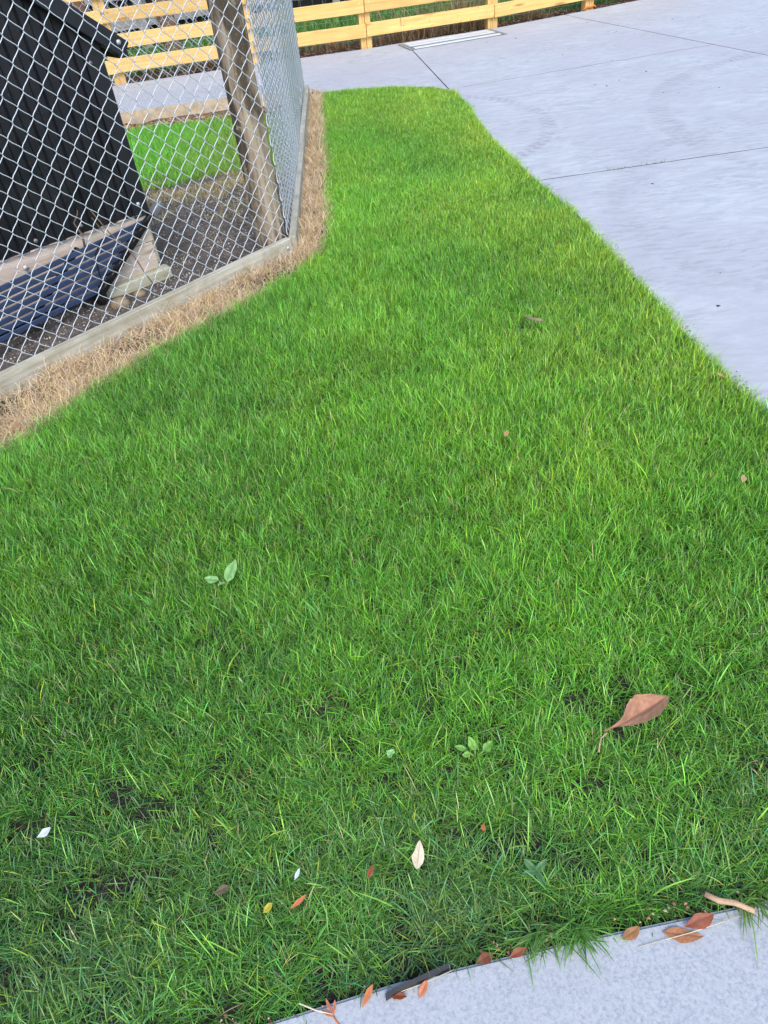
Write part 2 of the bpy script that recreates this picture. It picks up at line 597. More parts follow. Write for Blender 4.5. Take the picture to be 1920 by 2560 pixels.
def run_side(x, y):
    """>0 inside the fenced run"""
    d = (EDGE_F1 - EDGE_F0).normalized()
    n = Vector((-d.y, d.x))
    a = (x - EDGE_F0.x) * n.x + (y - EDGE_F0.y) * n.y
    return np.minimum(a, -.25 - x + (y - 4) * .02)


def run_zf(X, Y):
    s = run_side(X, Y)
    z = soil_z(X, Y) + (fbm(X, Y, 7, 5) - .5) * .035 + (fbm(X, Y, 2.5, 8) - .5) * .03
    return np.where(s > -.02, z, -.20)


me = grid_mesh('run_ground', -5, -.26, 1.2, 9.0, 120, 190, run_zf)
tag(link('run_ground', me, M['gravel_soil']), kind='structure')


def field_zf(X, Y):
    return -.035 + (fbm(X, Y, 4, 9) - .5) * .05 + np.clip(Y - 11.3, 0, 10) * .004


me = grid_mesh('field_ground', -9, 9, 9.4, 22, 150, 110, field_zf)
# keep it under the drive: push down everything in front of the slab edge
co = np.zeros(len(me.vertices) * 3, np.float32); me.vertices.foreach_get('co', co); co = co.reshape(-1, 3)
ey = np.interp(co[:, 0], [p[0] for p in SLAB_EDGE], [p[1] for p in SLAB_EDGE])
co[:, 2] = np.where(co[:, 1] < ey - .06, -.3, co[:, 2])
me.vertices.foreach_set('co', co.ravel()); me.update()
tag(link('field_ground', me, M['mulch']), kind='structure')

# driveway slabs: one outline, cut along the sawn joints
outer = [(-5.2, 8.25), (-2.23, 8.50), (-1.14, 8.62), (-.2, 8.50), (-.112, 8.29)] + LAWN_T + LAWN_R + [(1.48, .5), (1.5, -1.5), (7.5, -1.5), (7.5, 13.1)] + SLAB_EDGE[::-1]
J1 = ((1.332, 4.829), (2.795, 4.916)); J2 = ((1.297, 7.757), (4.471, 8.357))
JA = ((1.016, 9.857), (1.102, 7.873)); JB = ((3.159, 11.118), (4.049, 7.49))
GAP = .0065


def side_of(j):
    (x0, y0), (x1, y1) = j
    d = Vector((x1 - x0, y1 - y0)).normalized()
    return Vector((x0, y0, 0)), Vector((-d.y, d.x, 0))


drive = empty('driveway', (0, 0, 0), kind='structure')


def clip(poly, co_, no_, gap):
    out = []
    n = len(poly)
    dist = [(x - co_.x) * no_.x + (y - co_.y) * no_.y - gap for x, y in poly]
    for i in range(n):
        p, q, dp, dq = poly[i], poly[(i + 1) % n], dist[i], dist[(i + 1) % n]
        if dp >= 0:
            out.append(p)
        if (dp >= 0) != (dq >= 0):
            t = dp / (dp - dq)
            out.append((p[0] + (q[0] - p[0]) * t, p[1] + (q[1] - p[1]) * t))
    return out


def slab(cuts):
    poly = outer
    for j, sgn in cuts:
        co_, no_ = side_of(j)
        poly = clip(poly, co_, no_ * sgn, GAP)
    tris = tessellate_polygon([[Vector((x, y, 0)) for x, y in poly]])
    n = len(poly)
    V = [(x, y, 0) for x, y in poly] + [(x, y, -.16) for x, y in poly]
    F = []
    for t in tris:
        p, q, r_ = (Vector(V[i]) for i in t)
        F.append(tuple(t) if (q - p).cross(r_ - p).z > 0 else tuple(t)[::-1])
    nt = len(F)
    area = sum(poly[i][0] * poly[(i + 1) % n][1] - poly[(i + 1) % n][0] * poly[i][1] for i in range(n))
    for i in range(n):
        k = (i + 1) % n
        F.append((i, n + i, n + k, k) if area > 0 else (k, n + k, n + i, i))
    me = bpy.data.meshes.new('concrete_slab')
    me.from_pydata(V, [], F)
    me.materials.append(M['drive']); me.materials.append(M['slab_side'])
    for i, p in enumerate(me.polygons):
        p.material_index = 1 if i >= nt and p.center.x < -.15 and p.center.y < 9.2 else 0
    return link('concrete_slab', me, None, drive)


slab([(J1, -1), (JB, -1)])
slab([(J1, 1), (J2, -1), (JB, -1)])
slab([(J2, 1), (JA, -1)])
slab([(J2, 1), (JA, 1), (JB, -1)])
slab([(J1, 1), (JB, 1)])
slab([(J1, -1), (JB, 1)])
V, F = [], []
for j, e0, e1 in ((J1, -.2, 6), (J2, -.05, 6), (JA, -.0, .0), (JB, -.0, 9)):
    a, b = Vector((*j[0], 0)), Vector((*j[1], 0))
    d = (b - a).normalized(); n = Vector((-d.y, d.x, 0))
    a = a + d * (-e0 if e0 > 0 else e0); b = b + d * e1
    k = len(V)
    V += [tuple(a + n * .0085 + Vector((0, 0, -.0012))), tuple(a - n * .0085 + Vector((0, 0, -.0012))), tuple(b - n * .0085 + Vector((0, 0, -.0012))), tuple(b + n * .0085 + Vector((0, 0, -.0012)))]
    F.append((k, k + 1, k + 2, k + 3))
me = bpy.data.meshes.new('joint_filler'); me.from_pydata(V, [], F)
link('joint_filler', me, M['joint'], drive)

# foreground path
bm = bmesh.new()
pl = [(-3, .12), (-.9, .348), (-.335, .400), (-.083, .440), (.25, .472), (.646, .50), (2.2, .63), (2.2, -2.2), (-3, -2.2)]
f = bm.faces.new([bm.verts.new((x, y, .004)) for x, y in pl])
r = bmesh.ops.extrude_face_region(bm, geom=[f])
for v in r['geom']:
    if isinstance(v, bmesh.types.BMVert):
        v.co.z = -.1
bmesh.ops.recalc_face_normals(bm, faces=bm.faces[:])
top = [e for e in bm.edges if all(abs(v.co.z - .004) < 1e-5 for v in e.verts)]
bmesh.ops.bevel(bm, geom=top, offset=.006, segments=2, affect='EDGES')
me = bpy.data.meshes.new('path'); bm.to_mesh(me); bm.free()
tag(link('path', me, M['path']), kind='structure')

# ------------------------------------------------------------------ post and rail fence
def fence_post_xy(i):
    return FENCE[i]


tf = empty('timber_fence', (0, 10.45, 0), 'new yellow pine post and rail fence beyond the concrete driveway', 'fence')
RAILS = [(.115, .255), (.36, .50), (.605, .735), (.845, .98)]
TOPZ = 1.10
NAIL = bpy.data.meshes.new('nail')
NAIL.from_pydata([(.006 * math.cos(t * math.pi / 3), 0, .006 * math.sin(t * math.pi / 3)) for t in range(6)] + [(0, -.002, 0)], [], [(t, (t + 1) % 6, 6) for t in range(6)])
NAIL.materials.append(M['nail'])
extra = [(-3.45, 9.97)]
posts = [FENCE[0], extra[0]] + FENCE[1:]
for i, (x, y) in enumerate(posts):
    a = posts[max(i - 1, 0)]; b = posts[min(i + 1, len(posts) - 1)]
    d = Vector((b[0] - a[0], b[1] - a[1], 0)).normalized(); n = Vector((-d.y, d.x, 0))
    c = Vector((x, y, 0))
    for k in (-1, 1):      # each post is a pair of studs nailed together, a dark seam between
        m = Matrix.Identity(4)
        for r_ in range(3):
            m[r_][0], m[r_][1], m[r_][2] = d[r_], n[r_], (0, 0, 1)[r_]
        p = c + d * (k * .035 + .004 * random.uniform(-1, 1)) + n * (.045 + (.003 if k > 0 else 0)) + Vector((0, 0, (TOPZ - .3) / 2))
        m[0][3], m[1][3], m[2][3] = p
        link('post', box_mesh('post', .067, .09, TOPZ + .3, .003), M['pine_post'], tf, m)
for i in range(len(posts) - 1):
    a, b = Vector((*posts[i], 0)), Vector((*posts[i + 1], 0))
    d = (b - a).normalized(); n = Vector((-d.y, d.x, 0))
    for k, (z0, z1) in enumerate(RAILS):
        zz = (z0 + z1) / 2
        j0, j1 = random.uniform(-.008, .008), random.uniform(-.008, .008)
        p0 = a + Vector((0, 0, zz + j0)) - n * .024 + d * .0015
        p1 = b + Vector((0, 0, zz + j1)) - n * .024 - d * .0015
        rl = beam('rail', p0, p1, .042, z1 - z0, M['pine'], tf, bevel=.004)
        for e, s in ((a, 1), (b, -1)):
            for q in range(2):
                c = e + d * s * (.02 + .035 * q) - n * .0465 + Vector((0, 0, zz + (.035 if q else -.035)))
                o = bpy.data.objects.new('nail', NAIL)
                COL.objects.link(o)
                o.parent = rl
                m = Matrix.Identity(4)
                for r_ in range(3):
                    m[r_][0], m[r_][1], m[r_][2], m[r_][3] = d[r_], n[r_], (0, 0, 1)[r_], c[r_]
                o.matrix_basis = world_of(rl).inverted() @ m

# thin stock netting on the far side of the posts
wn_o = empty('wire_netting', (0, 10.6, 0), 'thin wire stock netting stretched behind the yellow rails', 'wire netting')
V, F = [], []
def addt(pts, r, s=4):
    v, f = tube_arrays(pts, r, s)
    k = len(V)
    V.extend(tuple(q) for q in v); F.extend(tuple(k + i for i in q) for q in f)
for i in range(len(posts) - 1):
    a, b = Vector((*posts[i], 0)), Vector((*posts[i + 1], 0))
    d = (b - a).normalized(); n = Vector((-d.y, d.x, 0)); L = (b - a).length
    for z in (.08, .20, .305, .42, .56, .72, .9):
        addt([a + n * .10 + d * L * t / 6 + Vector((0, 0, z + random.uniform(-.01, .01))) for t in range(7)], .0016)
    for t in range(int(L / .27)):
        q = a + n * .102 + d * (.1 + .27 * t)
        addt([q, q + Vector((.01, 0, .45)), q + Vector((0, 0, .9))], .0016)
me = bpy.data.meshes.new('wire_grid'); me.from_pydata(V, [], F)
link('wire_grid', me, M['steel'], wn_o)

# old fence far behind: grey rails over black palings
of = empty('paling_fence', (-.8, 13.3, 0), 'old weathered grey board fence with black palings in the grass behind', 'fence')
OLD = [(-6.5, 11.9), (-3.9, 12.35), (-2.6, 12.75), (-1.2, 13.45), (.2, 14.35), (1.6, 15.4), (3.4, 16.6)]
for i in range(len(OLD) - 1):
    a, b = Vector((*OLD[i], 0)), Vector((*OLD[i + 1], 0))
    d = (b - a).normalized(); n = Vector((-d.y, d.x, 0)); L = (b - a).length
    for zc, hh in ((.345, .15), (.70, .15), (1.05, .15)):
        beam('grey_board', a + Vector((0, 0, zc + random.uniform(-.012, .012))) - n * .03 + d * .01, b + Vector((0, 0, zc + random.uniform(-.012, .012))) - n * .03 - d * .01, .03, hh, M['old_grey'], of)
    k = int(L / .125)
    for q in range(k):
        c = a + d * (L * (q + .5) / k)
        m = Matrix.Identity(4)
        for r_ in range(3):
            m[r_][0], m[r_][1] = d[r_], n[r_]
        p = c + n * (.012 + .006 * (q % 2)) + Vector((0, 0, .55 + random.uniform(-.02, .02)))
        m[0][3], m[1][3], m[2][3] = p
        link('paling', box_mesh('paling', L / k - .012, .016, 1.25, .002), M['black_timber'], of, m)
    m = Matrix.Translation(a - n * .09 + Vector((0, 0, .5)))
    link('old_post', box_mesh('old_post', .12, .12, 1.3, .008), M['old_grey'], of, m)

for k, (x, y, hh, rr) in enumerate(((-2.12, 12.05, 1.0, .13), (-3.15, 11.75, 1.1, .10))):
    pts = [(x + .01 * math.sin(q), y, -.1 + hh * q / 8) for q in range(9)]
    me = tube_mesh('stump', pts, [rr * (1.05 - .03 * q + .03 * math.sin(q * 2.3 + k)) for q in range(9)], 12)
    tag(link('tree_stump', me, M['stake']), ['thick brown bark covered stump between the grey old boards behind the fence', 'second brown stump half hidden by the black shed corner behind the fence'][k], 'stump')

# ------------------------------------------------------------------ drain grate by the fence
dg = empty('drain_grate', (1.5, 10.35, 0), 'galvanised strip drain grate set in the concrete under the fence', 'drain')
p00, p01 = Vector((.93, 10.44, 0)), Vector((1.03, 9.99, 0))     # left end, back to front
p10, p11 = Vector((2.05, 10.69, 0)), Vector((2.15, 10.25, 0))
def gl(u, v, z=0):
    q = p00 * (1 - u) * (1 - v) + p10 * u * (1 - v) + p01 * (1 - u) * v + p11 * u * v
    return q + Vector((0, 0, z))
m_in = bpy.data.meshes.new('channel_bed')
m_in.from_pydata([tuple(gl(0, 0, .004)), tuple(gl(1, 0, .004)), tuple(gl(1, 1, .004)), tuple(gl(0, 1, .004))], [], [(0, 1, 2, 3)])
link('channel_bed', m_in, M['grate_dark'], dg)
for v, w in ((.06, .075), (.24, .028), (.34, .028), (.44, .075), (.56, .02), (.90, .06)):
    beam('grate_bar', gl(.015, v, .009), gl(.985, v, .009), w, .012, M['grate'], dg, bevel=.003)
for q in range(3):
    beam('grate_bar', gl(.015, .63 + .08 * q, .007), gl(.985, .63 + .08 * q, .007), .026, .008, M['grate_dark'], dg, bevel=.002)
for u_ in (-.02, 1.02):
    beam('mortar_edge', gl(u_, -.02, .006), gl(u_, 1.02, .006), .05, .010, M['mortar'], dg, bevel=.004)

# ------------------------------------------------------------------ timber edging at the fence foot
ed = empty('timber_edging', (-.3, 4.1, 0), 'weathered grey timber edging board along the foot of the wire fence', 'edging')
ZC = EDGE_Z - .105
dF = (EDGE_F1 - EDGE_F0).normalized(); nF = Vector((-dF.y, dF.x))          # nF points into the run
dS = (EDGE_S1 - EDGE_S0).normalized(); nS = Vector((-dS.y, dS.x))
T = .040
a = EDGE_F0 + nF * T / 2; b = EDGE_F1 + nF * T / 2 - dF * .035
def v3(p, z=0): return Vector((p[0], p[1], z))
beam('board', v3(a, ZC), v3(b, ZC), T, .21, M['board'], ed, bevel=.003)
mid = EDGE_S0.lerp(EDGE_S1, .48)
a2 = EDGE_S0 + nS * T / 2 + dS * .004
beam('board', v3(a2, ZC - .003), v3(mid + nS * T / 2 - dS * .002, ZC), T, .21, M['board'], ed, bevel=.003)
beam('board', v3(mid + nS * (T / 2 + .004) + dS * .002, ZC + .004), v3(EDGE_S1 + nS * (T / 2 + .004), ZC + .002), T, .21, M['board'], ed, bevel=.003)
me = tube_mesh('bolt', [v3(EDGE_F1 - dF * .07 - nF * .001, .045), v3(EDGE_F1 - dF * .07 - nF * .006, .045)], .009, 8)
link('bolt', me, M['steel'], ed)

# ------------------------------------------------------------------ chain link fence
cf = empty('chain_link_fence', (-.36, 4.15, 0), 'galvanised chain link fence round the run with a thick round corner post', 'fence')
PITCHX, HALF, DEP, WR = .0435, .0465, .0042, .0020
def wire_mesh(nh, WR):
    pts = []
    e = .0016
    for i in range(nh):
        x0, x1 = (-e, PITCHX + e) if i % 2 == 0 else (PITCHX + e, -e)
        s = 1 if i % 2 == 0 else -1
        for t in (0, .10, .32, .68, .90):
            tt = t + .05 * math.sin(2 * math.pi * t) * -1
            pts.append((x0 + (x1 - x0) * tt, s * DEP * math.sin(math.pi * t) ** .7, HALF * (i + t)))
    return tube_mesh('weave_wire', pts, WR, 5)


WIRE = wire_mesh(40, .00205)
WIRE.materials.append(M['steel'])
WIRE2 = wire_mesh(40, .00150)
WIRE3 = wire_mesh(40, .0026)
WIRE3.materials.append(M['steel'])
WIRE2.materials.append(M['steel'])


def mesh_panel(p0, p1, z0, wob=0.0, bulge=None, wire=None):
    p0, p1 = Vector((*p0, 0)), Vector((*p1, 0))
    d = (p1 - p0).normalized(); n = Vector((-d.y, d.x, 0))
    L = (p1 - p0).length
    k = int(L / PITCHX)
    for i in range(k):
        q = p1 - d * (PITCHX * (i + 1))
        ang = math.atan2(d.y, d.x) + random.gauss(0, wob)
        m = Matrix.Translation(q + n * (bulge(i / k) if bulge else 0) + Vector((0, 0, z0 + (HALF if i % 2 else 0)))) @ Matrix.Rotation(ang, 4, 'Z') @ Matrix.Rotation(random.gauss(0, .0012), 4, 'X')
        o = bpy.data.objects.new('weave_wire', wire or WIRE)
        COL.objects.link(o)
        o.parent = cf
        o.matrix_basis = world_of(cf).inverted() @ m


MO = .044
cornerF = EDGE_F1 + nF * MO - dF * .03
mesh_panel(EDGE_F0 + nF * MO + dF * .72, cornerF, .035, .012)
cornerS = EDGE_S0 + nS * MO + dS * .02
mesh_panel(EDGE_S1 + nS * MO, cornerS, .05, .010, lambda t: .010 * math.sin(t * 5.5), WIRE3)
mesh_panel((-2.95, 8.33), EDGE_S1 + nS * .06, -.02, .01, None, WIRE2)
pp = []
pr = []
PZ = 24
V, F = [], []
PS = 28
for i in range(PZ + 1):
    z = -.2 + 2.1 * i / PZ
    cx, cy = -.447 - .004 * z, 4.195 + .006 * z
    for k in range(PS):
        t = 2 * math.pi * k / PS
        rr = .084 * (1 + .05 * (float(vnoise(np.array([t * 2.2]), np.array([z * 2.5]), 1.0, 4)[0]) - .5) + .035 * math.sin(3 * t + z) * .5)
        rr *= 1 - .03 * z
        V.append((cx + rr * math.cos(t), cy + rr * math.sin(t), z))
for i in range(PZ):
    for k in range(PS):
        k2 = (k + 1) % PS
        F.append((i * PS + k, i * PS + k2, (i + 1) * PS + k2, (i + 1) * PS + k))
F.append(tuple(range(PZ * PS, PZ * PS + PS)))
me = bpy.data.meshes.new('corner_post'); me.from_pydata(V, [], F)
me.polygons.foreach_set('use_smooth', [True] * len(me.polygons))
link('corner_post', me, M['post'], cf)
# loose tie wires
for pts in ([(-.30, 6.55, .42), (-.27, 6.5, .40), (-.245, 6.35, .405), (-.225, 6.3, .40)], [(-.30, 6.2, .30), (-.27, 6.25, .36), (-.245, 6.2, .37), (-.23, 6.1, .345)]):
    link('tie_wire', tube_mesh('tie_wire', pts, .002, 5), M['steel'], cf)

# ------------------------------------------------------------------ the black shed (kennel) in the run
C0 = Vector((-1.072, 4.033, 0))
dW = Vector((-.80, -.60, 0)); nW = Vector((.60, -.80, 0))     # dW runs left along the wall, nW faces the camera
def sh(s, z, off=0): return C0 + dW * s + nW * off + Vector((0, 0, z))
shed = empty('shed', sh(.4, 0, -.4), 'small black corrugated metal shed on a timber base behind the wire', 'shed')
LW, DEPTH = 1.9, 1.0
def roof_z(s): return 1.19 + .80 * s if s < .62 else 1.19 + .80 * (1.24 - s)
# cladding: trapezoid ribs, each point carried up to the roof line
prof, s, P = [], .03, .094
while s < LW:
    for ds, dep in ((0, 0), (.030, 0), (.040, .017), (.074, .017), (.084, 0)):
        prof.append((s + ds, dep))
    s += P
V, F = [], []
for (s, dep) in prof:
    for z in (.345, .7, max(.75, roof_z(s) - .075)):
        V.append(tuple(sh(s, z, dep + .004)))
for i in range(len(prof) - 1):
    for j in range(2):
        a = i * 3 + j
        F.append((a, a + 3, a + 4, a + 1))
me = bpy.data.meshes.new('cladding_sheet'); me.from_pydata(V, [], F)
link('cladding_sheet', me, M['clad'], shed)
# side wall facing right and back wall
V = [tuple(sh(.0, .345, -.004)), tuple(sh(.0, .345, -DEPTH)), tuple(sh(.0, 1.16, -DEPTH)), tuple(sh(.0, 1.16, -.004)), tuple(sh(LW, .345, -DEPTH)), tuple(sh(LW, .9, -DEPTH)), tuple(sh(.62, 1.6, -DEPTH)), tuple(sh(LW, .345, -.004)), tuple(sh(LW, .9, -.004))]
me = bpy.data.meshes.new('side_wall'); me.from_pydata(V, [], [(0, 1, 2, 3), (1, 4, 5, 6, 2), (4, 7, 8, 5)])
link('side_wall', me, M['clad'], shed)
# corner trim, an L-shaped flashing with a bead
beam('corner_trim', sh(.0245, .335, .026), sh(.0245, 1.15, .026), .088, .010, M['trimm'], shed, up=nW, bevel=.003)
beam('corner_trim', sh(.067, .335, .030), sh(.067, 1.15, .030), .005, .014, M['trimm'], shed, up=nW, bevel=.0015)
beam('corner_trim', sh(-.022, .335, -.03), sh(-.022, 1.15, -.03), .006, .10, M['trimm'], shed, up=nW, bevel=.002)
# barge capping following the roof slope + roof sheets
upW = Vector((0, 0, 1))
def rz(s): return 1.19 + .80 * s
beam('barge_cap', sh(-.125, rz(-.125) - .028, .045), sh(.62, rz(.62) - .028, .045), .055, .075, M['trimm'], shed, bevel=.004)
beam('barge_cap', sh(.62, rz(.62) - .028, .045), sh(1.95, roof_z(1.95) - .028, .045), .055, .075, M['trimm'], shed, bevel=.004)
beam('eave_cap', sh(-.105, rz(-.105) - .035, .07), sh(-.105, rz(-.105) - .035, -DEPTH - .05), .05, .07, M['trimm'], shed, bevel=.004)
V = [tuple(sh(-.13, rz(-.13) + .012, .06)), tuple(sh(.62, rz(.62) + .012, .06)), tuple(sh(.62, rz(.62) + .012, -DEPTH)), tuple(sh(-.13, rz(-.13) + .012, -DEPTH)), tuple(sh(1.95, roof_z(1.95) + .012, .06)), tuple(sh(1.95, roof_z(1.95) + .012, -DEPTH))]
me = bpy.data.meshes.new('roof'); me.from_pydata(V, [], [(0, 1, 2, 3), (1, 4, 5, 2)])
link('roof', me, M['trimm'], shed)
def screw(s, z, off, r=.009, mat='grey_cap'):
    m = tube_mesh('screw', [sh(s, z, off), sh(s, z, off + .006)], r, 8)
    link('screw', m, M[mat], shed)
screw(-.095, 1.10, .074, .011, 'steel'); screw(.05, 1.04, .032); screw(.588, .385, .024, .011); screw(.685, .285, .032, .013, 'steel'); screw(.03, .40, .032, .010, 'steel')
screw(.35, .385, .024)
# timber base: two planks, an end stud and a skid
beam('plank', sh(.0, .27, -.005), sh(LW, .27, -.005), .05, .145, M['plank'], shed)
beam('plank', sh(.01, .122, -.007), sh(LW, .122, -.007), .05, .145, M['plank'], shed)
beam('plank', sh(-.004, .20, -.035), sh(-.004, .20, -DEPTH), .045, .29, M['plank_edge'], shed)
beam('skid', sh(-.035, .018, .022), sh(.34, .018, .022), .075, .062, M['plank_edge'], shed, bevel=.006)
# flashing lip (wrinkled membrane) under the cladding
lip = [sh(.02 + .05 * i, .343 + .004 * math.sin(i * 1.9), .028 + .004 * math.sin(i * 2.7)) for i in range(38)]
link('membrane', tube_mesh('membrane', lip, .0035, 5), M['grey_cap'], shed)

# ------------------------------------------------------------------ slatted bench panel leaning on the shed
BR = Vector((-1.316, 3.705, .075)); TR = Vector((-1.042, 4.024, .322))
BLd = Vector((-1.9568, 3.084, .026)) * 1.0
CAMP = Vector((0, 0, CAM_H))
eW = (TR - BR)
dB = Vector((-.640, -.768, -.002)).normalized()
bench = empty('bench', (BR.x, BR.y, 0), 'dark blue slatted metal bench tipped against the shed base', 'bench')
nB = dB.cross(eW).normalized()
if nB.y > 0: nB = -nB
for k in range(7):
    f = .06 + .88 * k / 6
    p = BR + eW * f
    L = 1.5
    q = p + (dB + eW * (-.028 * f)) * L
    beam('slat', p + dB * .03, q, .010, .026, M['slat'], bench, up=(nB.cross(dB)), bevel=.003)
beam('end_rail', BR - eW * .04 - nB * .012, TR + eW * .03 - nB * .012, .05, .03, M['bracket'], bench, up=dB, bevel=.004)
for k in range(7):
    p = BR + eW * (.06 + .88 * k / 6) + dB * .035 + nB * .012
    beam('slat_bracket', p - dB * .03, p + dB * .028, .016, .024, M['bracket'], bench, up=nB.cross(dB), bevel=.006)
beam('end_cap', TR + eW * .02 + nB * .004, TR + eW * .20 + nB * .004, .045, .030, M['grey_cap'], bench, up=dB, bevel=.003)
for s_ in (.45, 1.35):
    p = BR + dB * s_ - nB * .02
    beam('cross_rail', p, p + eW * .98, .03, .02, M['bracket'], bench, up=dB)
beam('leg', BR + dB * .05 - nB * .03, Vector((BR.x - .02, BR.y + .05, -.03)), .03, .03, M['bracket'], bench, up=(1, 0, 0))
# strap over the slats
st = [BR + eW * t + dB * s_ + nB * .014 for t, s_ in ((1.0, .33), (.8, .315), (.55, .22), (.3, .12), (.05, .03), (-.1, -.02))]
tag(link('strap', tube_mesh('strap', st, .004, 5), M['strap']), 'black cord lying across the dark bench slats', 'cord')
# twigs caught behind the wire
tw = [((-1.335, 3.74, .30), (-1.33, 3.75, .36), (-1.345, 3.74, .42), (-1.32, 3.76, .455), (-1.31, 3.75, .475)), ((-1.235, 3.70, .49), (-1.19, 3.73, .36), (-1.13, 3.76, .25), (-1.10, 3.745, .19), (-1.09, 3.76, .13), (-1.06, 3.78, .03))]
tag(link('twig', tube_mesh('twig', tw[0], [.006, .006, .005, .004, .002], 6), M['twig']), 'short dark bare twig standing up above the top bench slat', 'twig')
tag(link('twig', tube_mesh('twig', tw[1], [.002, .003, .0035, .004, .003, .0025], 6), M['twig']), 'long thin dry vine stem hanging past the bench end to the gravel', 'twig')
tw3 = [(-1.225, 3.66, .46), (-1.20, 3.70, .36), (-1.165, 3.74, .30)]
tag(link('twig', tube_mesh('twig', tw3, [.0015, .002, .0025], 5), M['twig']), 'fine pale twig crossing the shed plank behind the wire', 'twig')

# stones under the bench end
def stone_mesh(name, sx, sy, sz, seed):
    bm = bmesh.new()
    bmesh.ops.create_icosphere(bm, subdivisions=2, radius=1)
    rs = random.Random(seed)
    ph = [rs.uniform(0, 6) for _ in range(6)]
    for v in bm.verts:
        k = 1 + .13 * math.sin(2.3 * v.co.x + ph[0]) + .12 * math.sin(3.1 * v.co.y + ph[1]) + .1 * math.sin(2.7 * v.co.z + ph[2])
        v.co = Vector((v.co.x * sx * k, v.co.y * sy * k, v.co.z * sz * k))
    me = bpy.data.meshes.new(name); bm.to_mesh(me); bm.free()
    me.polygons.foreach_set('use_smooth', [True] * len(me.polygons))
    return me
for k, (x, y, sx, sy, sz, lab) in enumerate(((-1.245, 3.70, .055, .04, .035, 'larger tan stone on the gravel under the bench end'), (-1.16, 3.79, .035, .03, .02, 'small flat tan stone beside the shed skid'))):
    o = link('stone', stone_mesh('stone', sx, sy, sz, k + 3), M['stone'], None, Matrix.Translation((x, y, .005)))
    tag(o, lab, 'stone')

# ------------------------------------------------------------------ grass
LEAVES_CLEAR = []      # (x, y, radius) footprints where a fallen thing presses the grass down

# positions of the fallen things: ground point seen in the photograph
def on(x, y, z):       # the same line of sight at height z
    k = 1 - z / CAM_H
    return (x * k, y * k, z)

def leaf_mesh(L, W, curl=.15, fold=.25, droop=0.0, c0=(.4, .18, .08), c1=(.3, .12, .05), tipw=.55, nx=16, ny=8, seed=0, wav=.05, p=None):
    rs = np.random.default_rng(seed)
    u = np.linspace(0, 1, nx + 1); v = np.linspace(-1, 1, ny + 1)
    U, Vv = np.meshgrid(u, v, indexing='ij')
    pw = p if p else (1.15 if tipw < .6 else .8)
    prof = np.sin(np.pi * np.clip(U, 0, 1) ** pw) ** (.85 if not p else 1.0) * W / 2
    prof = prof * (1 + .10 * np.sin(U * 11 + seed) * np.where(Vv > 0, 1, .4) + rs.normal(0, .03, U.shape))
    side = 1 + .14 * math.sin(seed * 1.7) * np.sign(Vv)
    prof = np.where(U < .02, W * .02, prof); prof = np.where(U > .985, W * .01, prof)
    X = U * L
    Y = Vv * prof * side + W * .10 * np.sin(U * 2.6 + seed)
    Y = Y - W * .10 * math.sin(seed)
    Z = fold * np.abs(Vv) * prof + curl * L * (U - .5) ** 2 + droop * L * U + wav * W * np.sin(U * 9 + rs.uniform(0, 6)) * np.abs(Vv)
    P = np.stack([X, Y, Z], -1).reshape(-1, 3)
    vein = .5 + .5 * np.cos(U * 55 + np.abs(Vv) * 9)
    mixf = np.clip(.35 * vein + .5 * vnoise(U * 3 + seed, Vv * 2 + 7, 3.0, seed), 0, 1)[..., None]
    c = np.array(c0) * (1 - mixf) + np.array(c1) * mixf
    spot = vnoise(U * 9 + seed * 3, Vv * 5 + 20, 2.0, seed + 5)[..., None]
    c = c * (.72 + .5 * spot)
    mid = np.abs(Vv)[..., None] < .05
    c = np.where(mid, np.array(c1) * .75, c)
    i = np.arange(nx * ny); r_, k = i // ny, i % ny
    a = r_ * (ny + 1) + k
    loops = np.stack([a, a + ny + 1, a + ny + 2, a + 1], -1).ravel()
    return raw_mesh('leaf', P, loops, np.arange(len(i)) * 4, np.full(len(i), 4), c.reshape(-1, 3), smooth=True)

def place(p0, p1, roll=0.0):
    """matrix: X from p0 to p1, Z near up, origin at p0, turned round X by roll"""
    m = frame(p0, p1)
    m.translation = Vector(p0)
    return m @ Matrix.Rotation(roll, 4, 'X')

fallen = []
def fallen_leaf(name, p0, p1, W, label, cat='leaf', roll=0.0, stem=0.0, group=None, clear=True, **kw):
    p0, p1 = Vector(p0), Vector(p1)
    L = (p1 - p0).length
    if stem:
        t = empty(name, p0, label, cat, group)
        link('leaf_blade', leaf_mesh(L, W, **kw), M['leafm'], t, place(p0, p1, roll))
        d = (p0 - p1).normalized()
        me = tube_mesh('leaf_stem', [p0 + (p1 - p0) * .02, p0 + d * stem * .4 + Vector((0, 0, -.004)), p0 + d * stem * .75 + Vector((.004, -stem * .25, -.012)), p0 + d * stem * .9 + Vector((.004, -stem * .55, -.016))], [.0016, .0016, .0018, .0028], 6)
        link('leaf_stem', me, M['barkless'], t)
    else:
        t = tag(link(name, leaf_mesh(L, W, **kw), M['leafm'], None, place(p0, p1, roll)), label, cat, group)
    if clear:
        for q in (.15, .35, .55, .75, .9):
            c = p0.lerp(p1, q)
            LEAVES_CLEAR.append((c.x, c.y, W * .33))
    return t

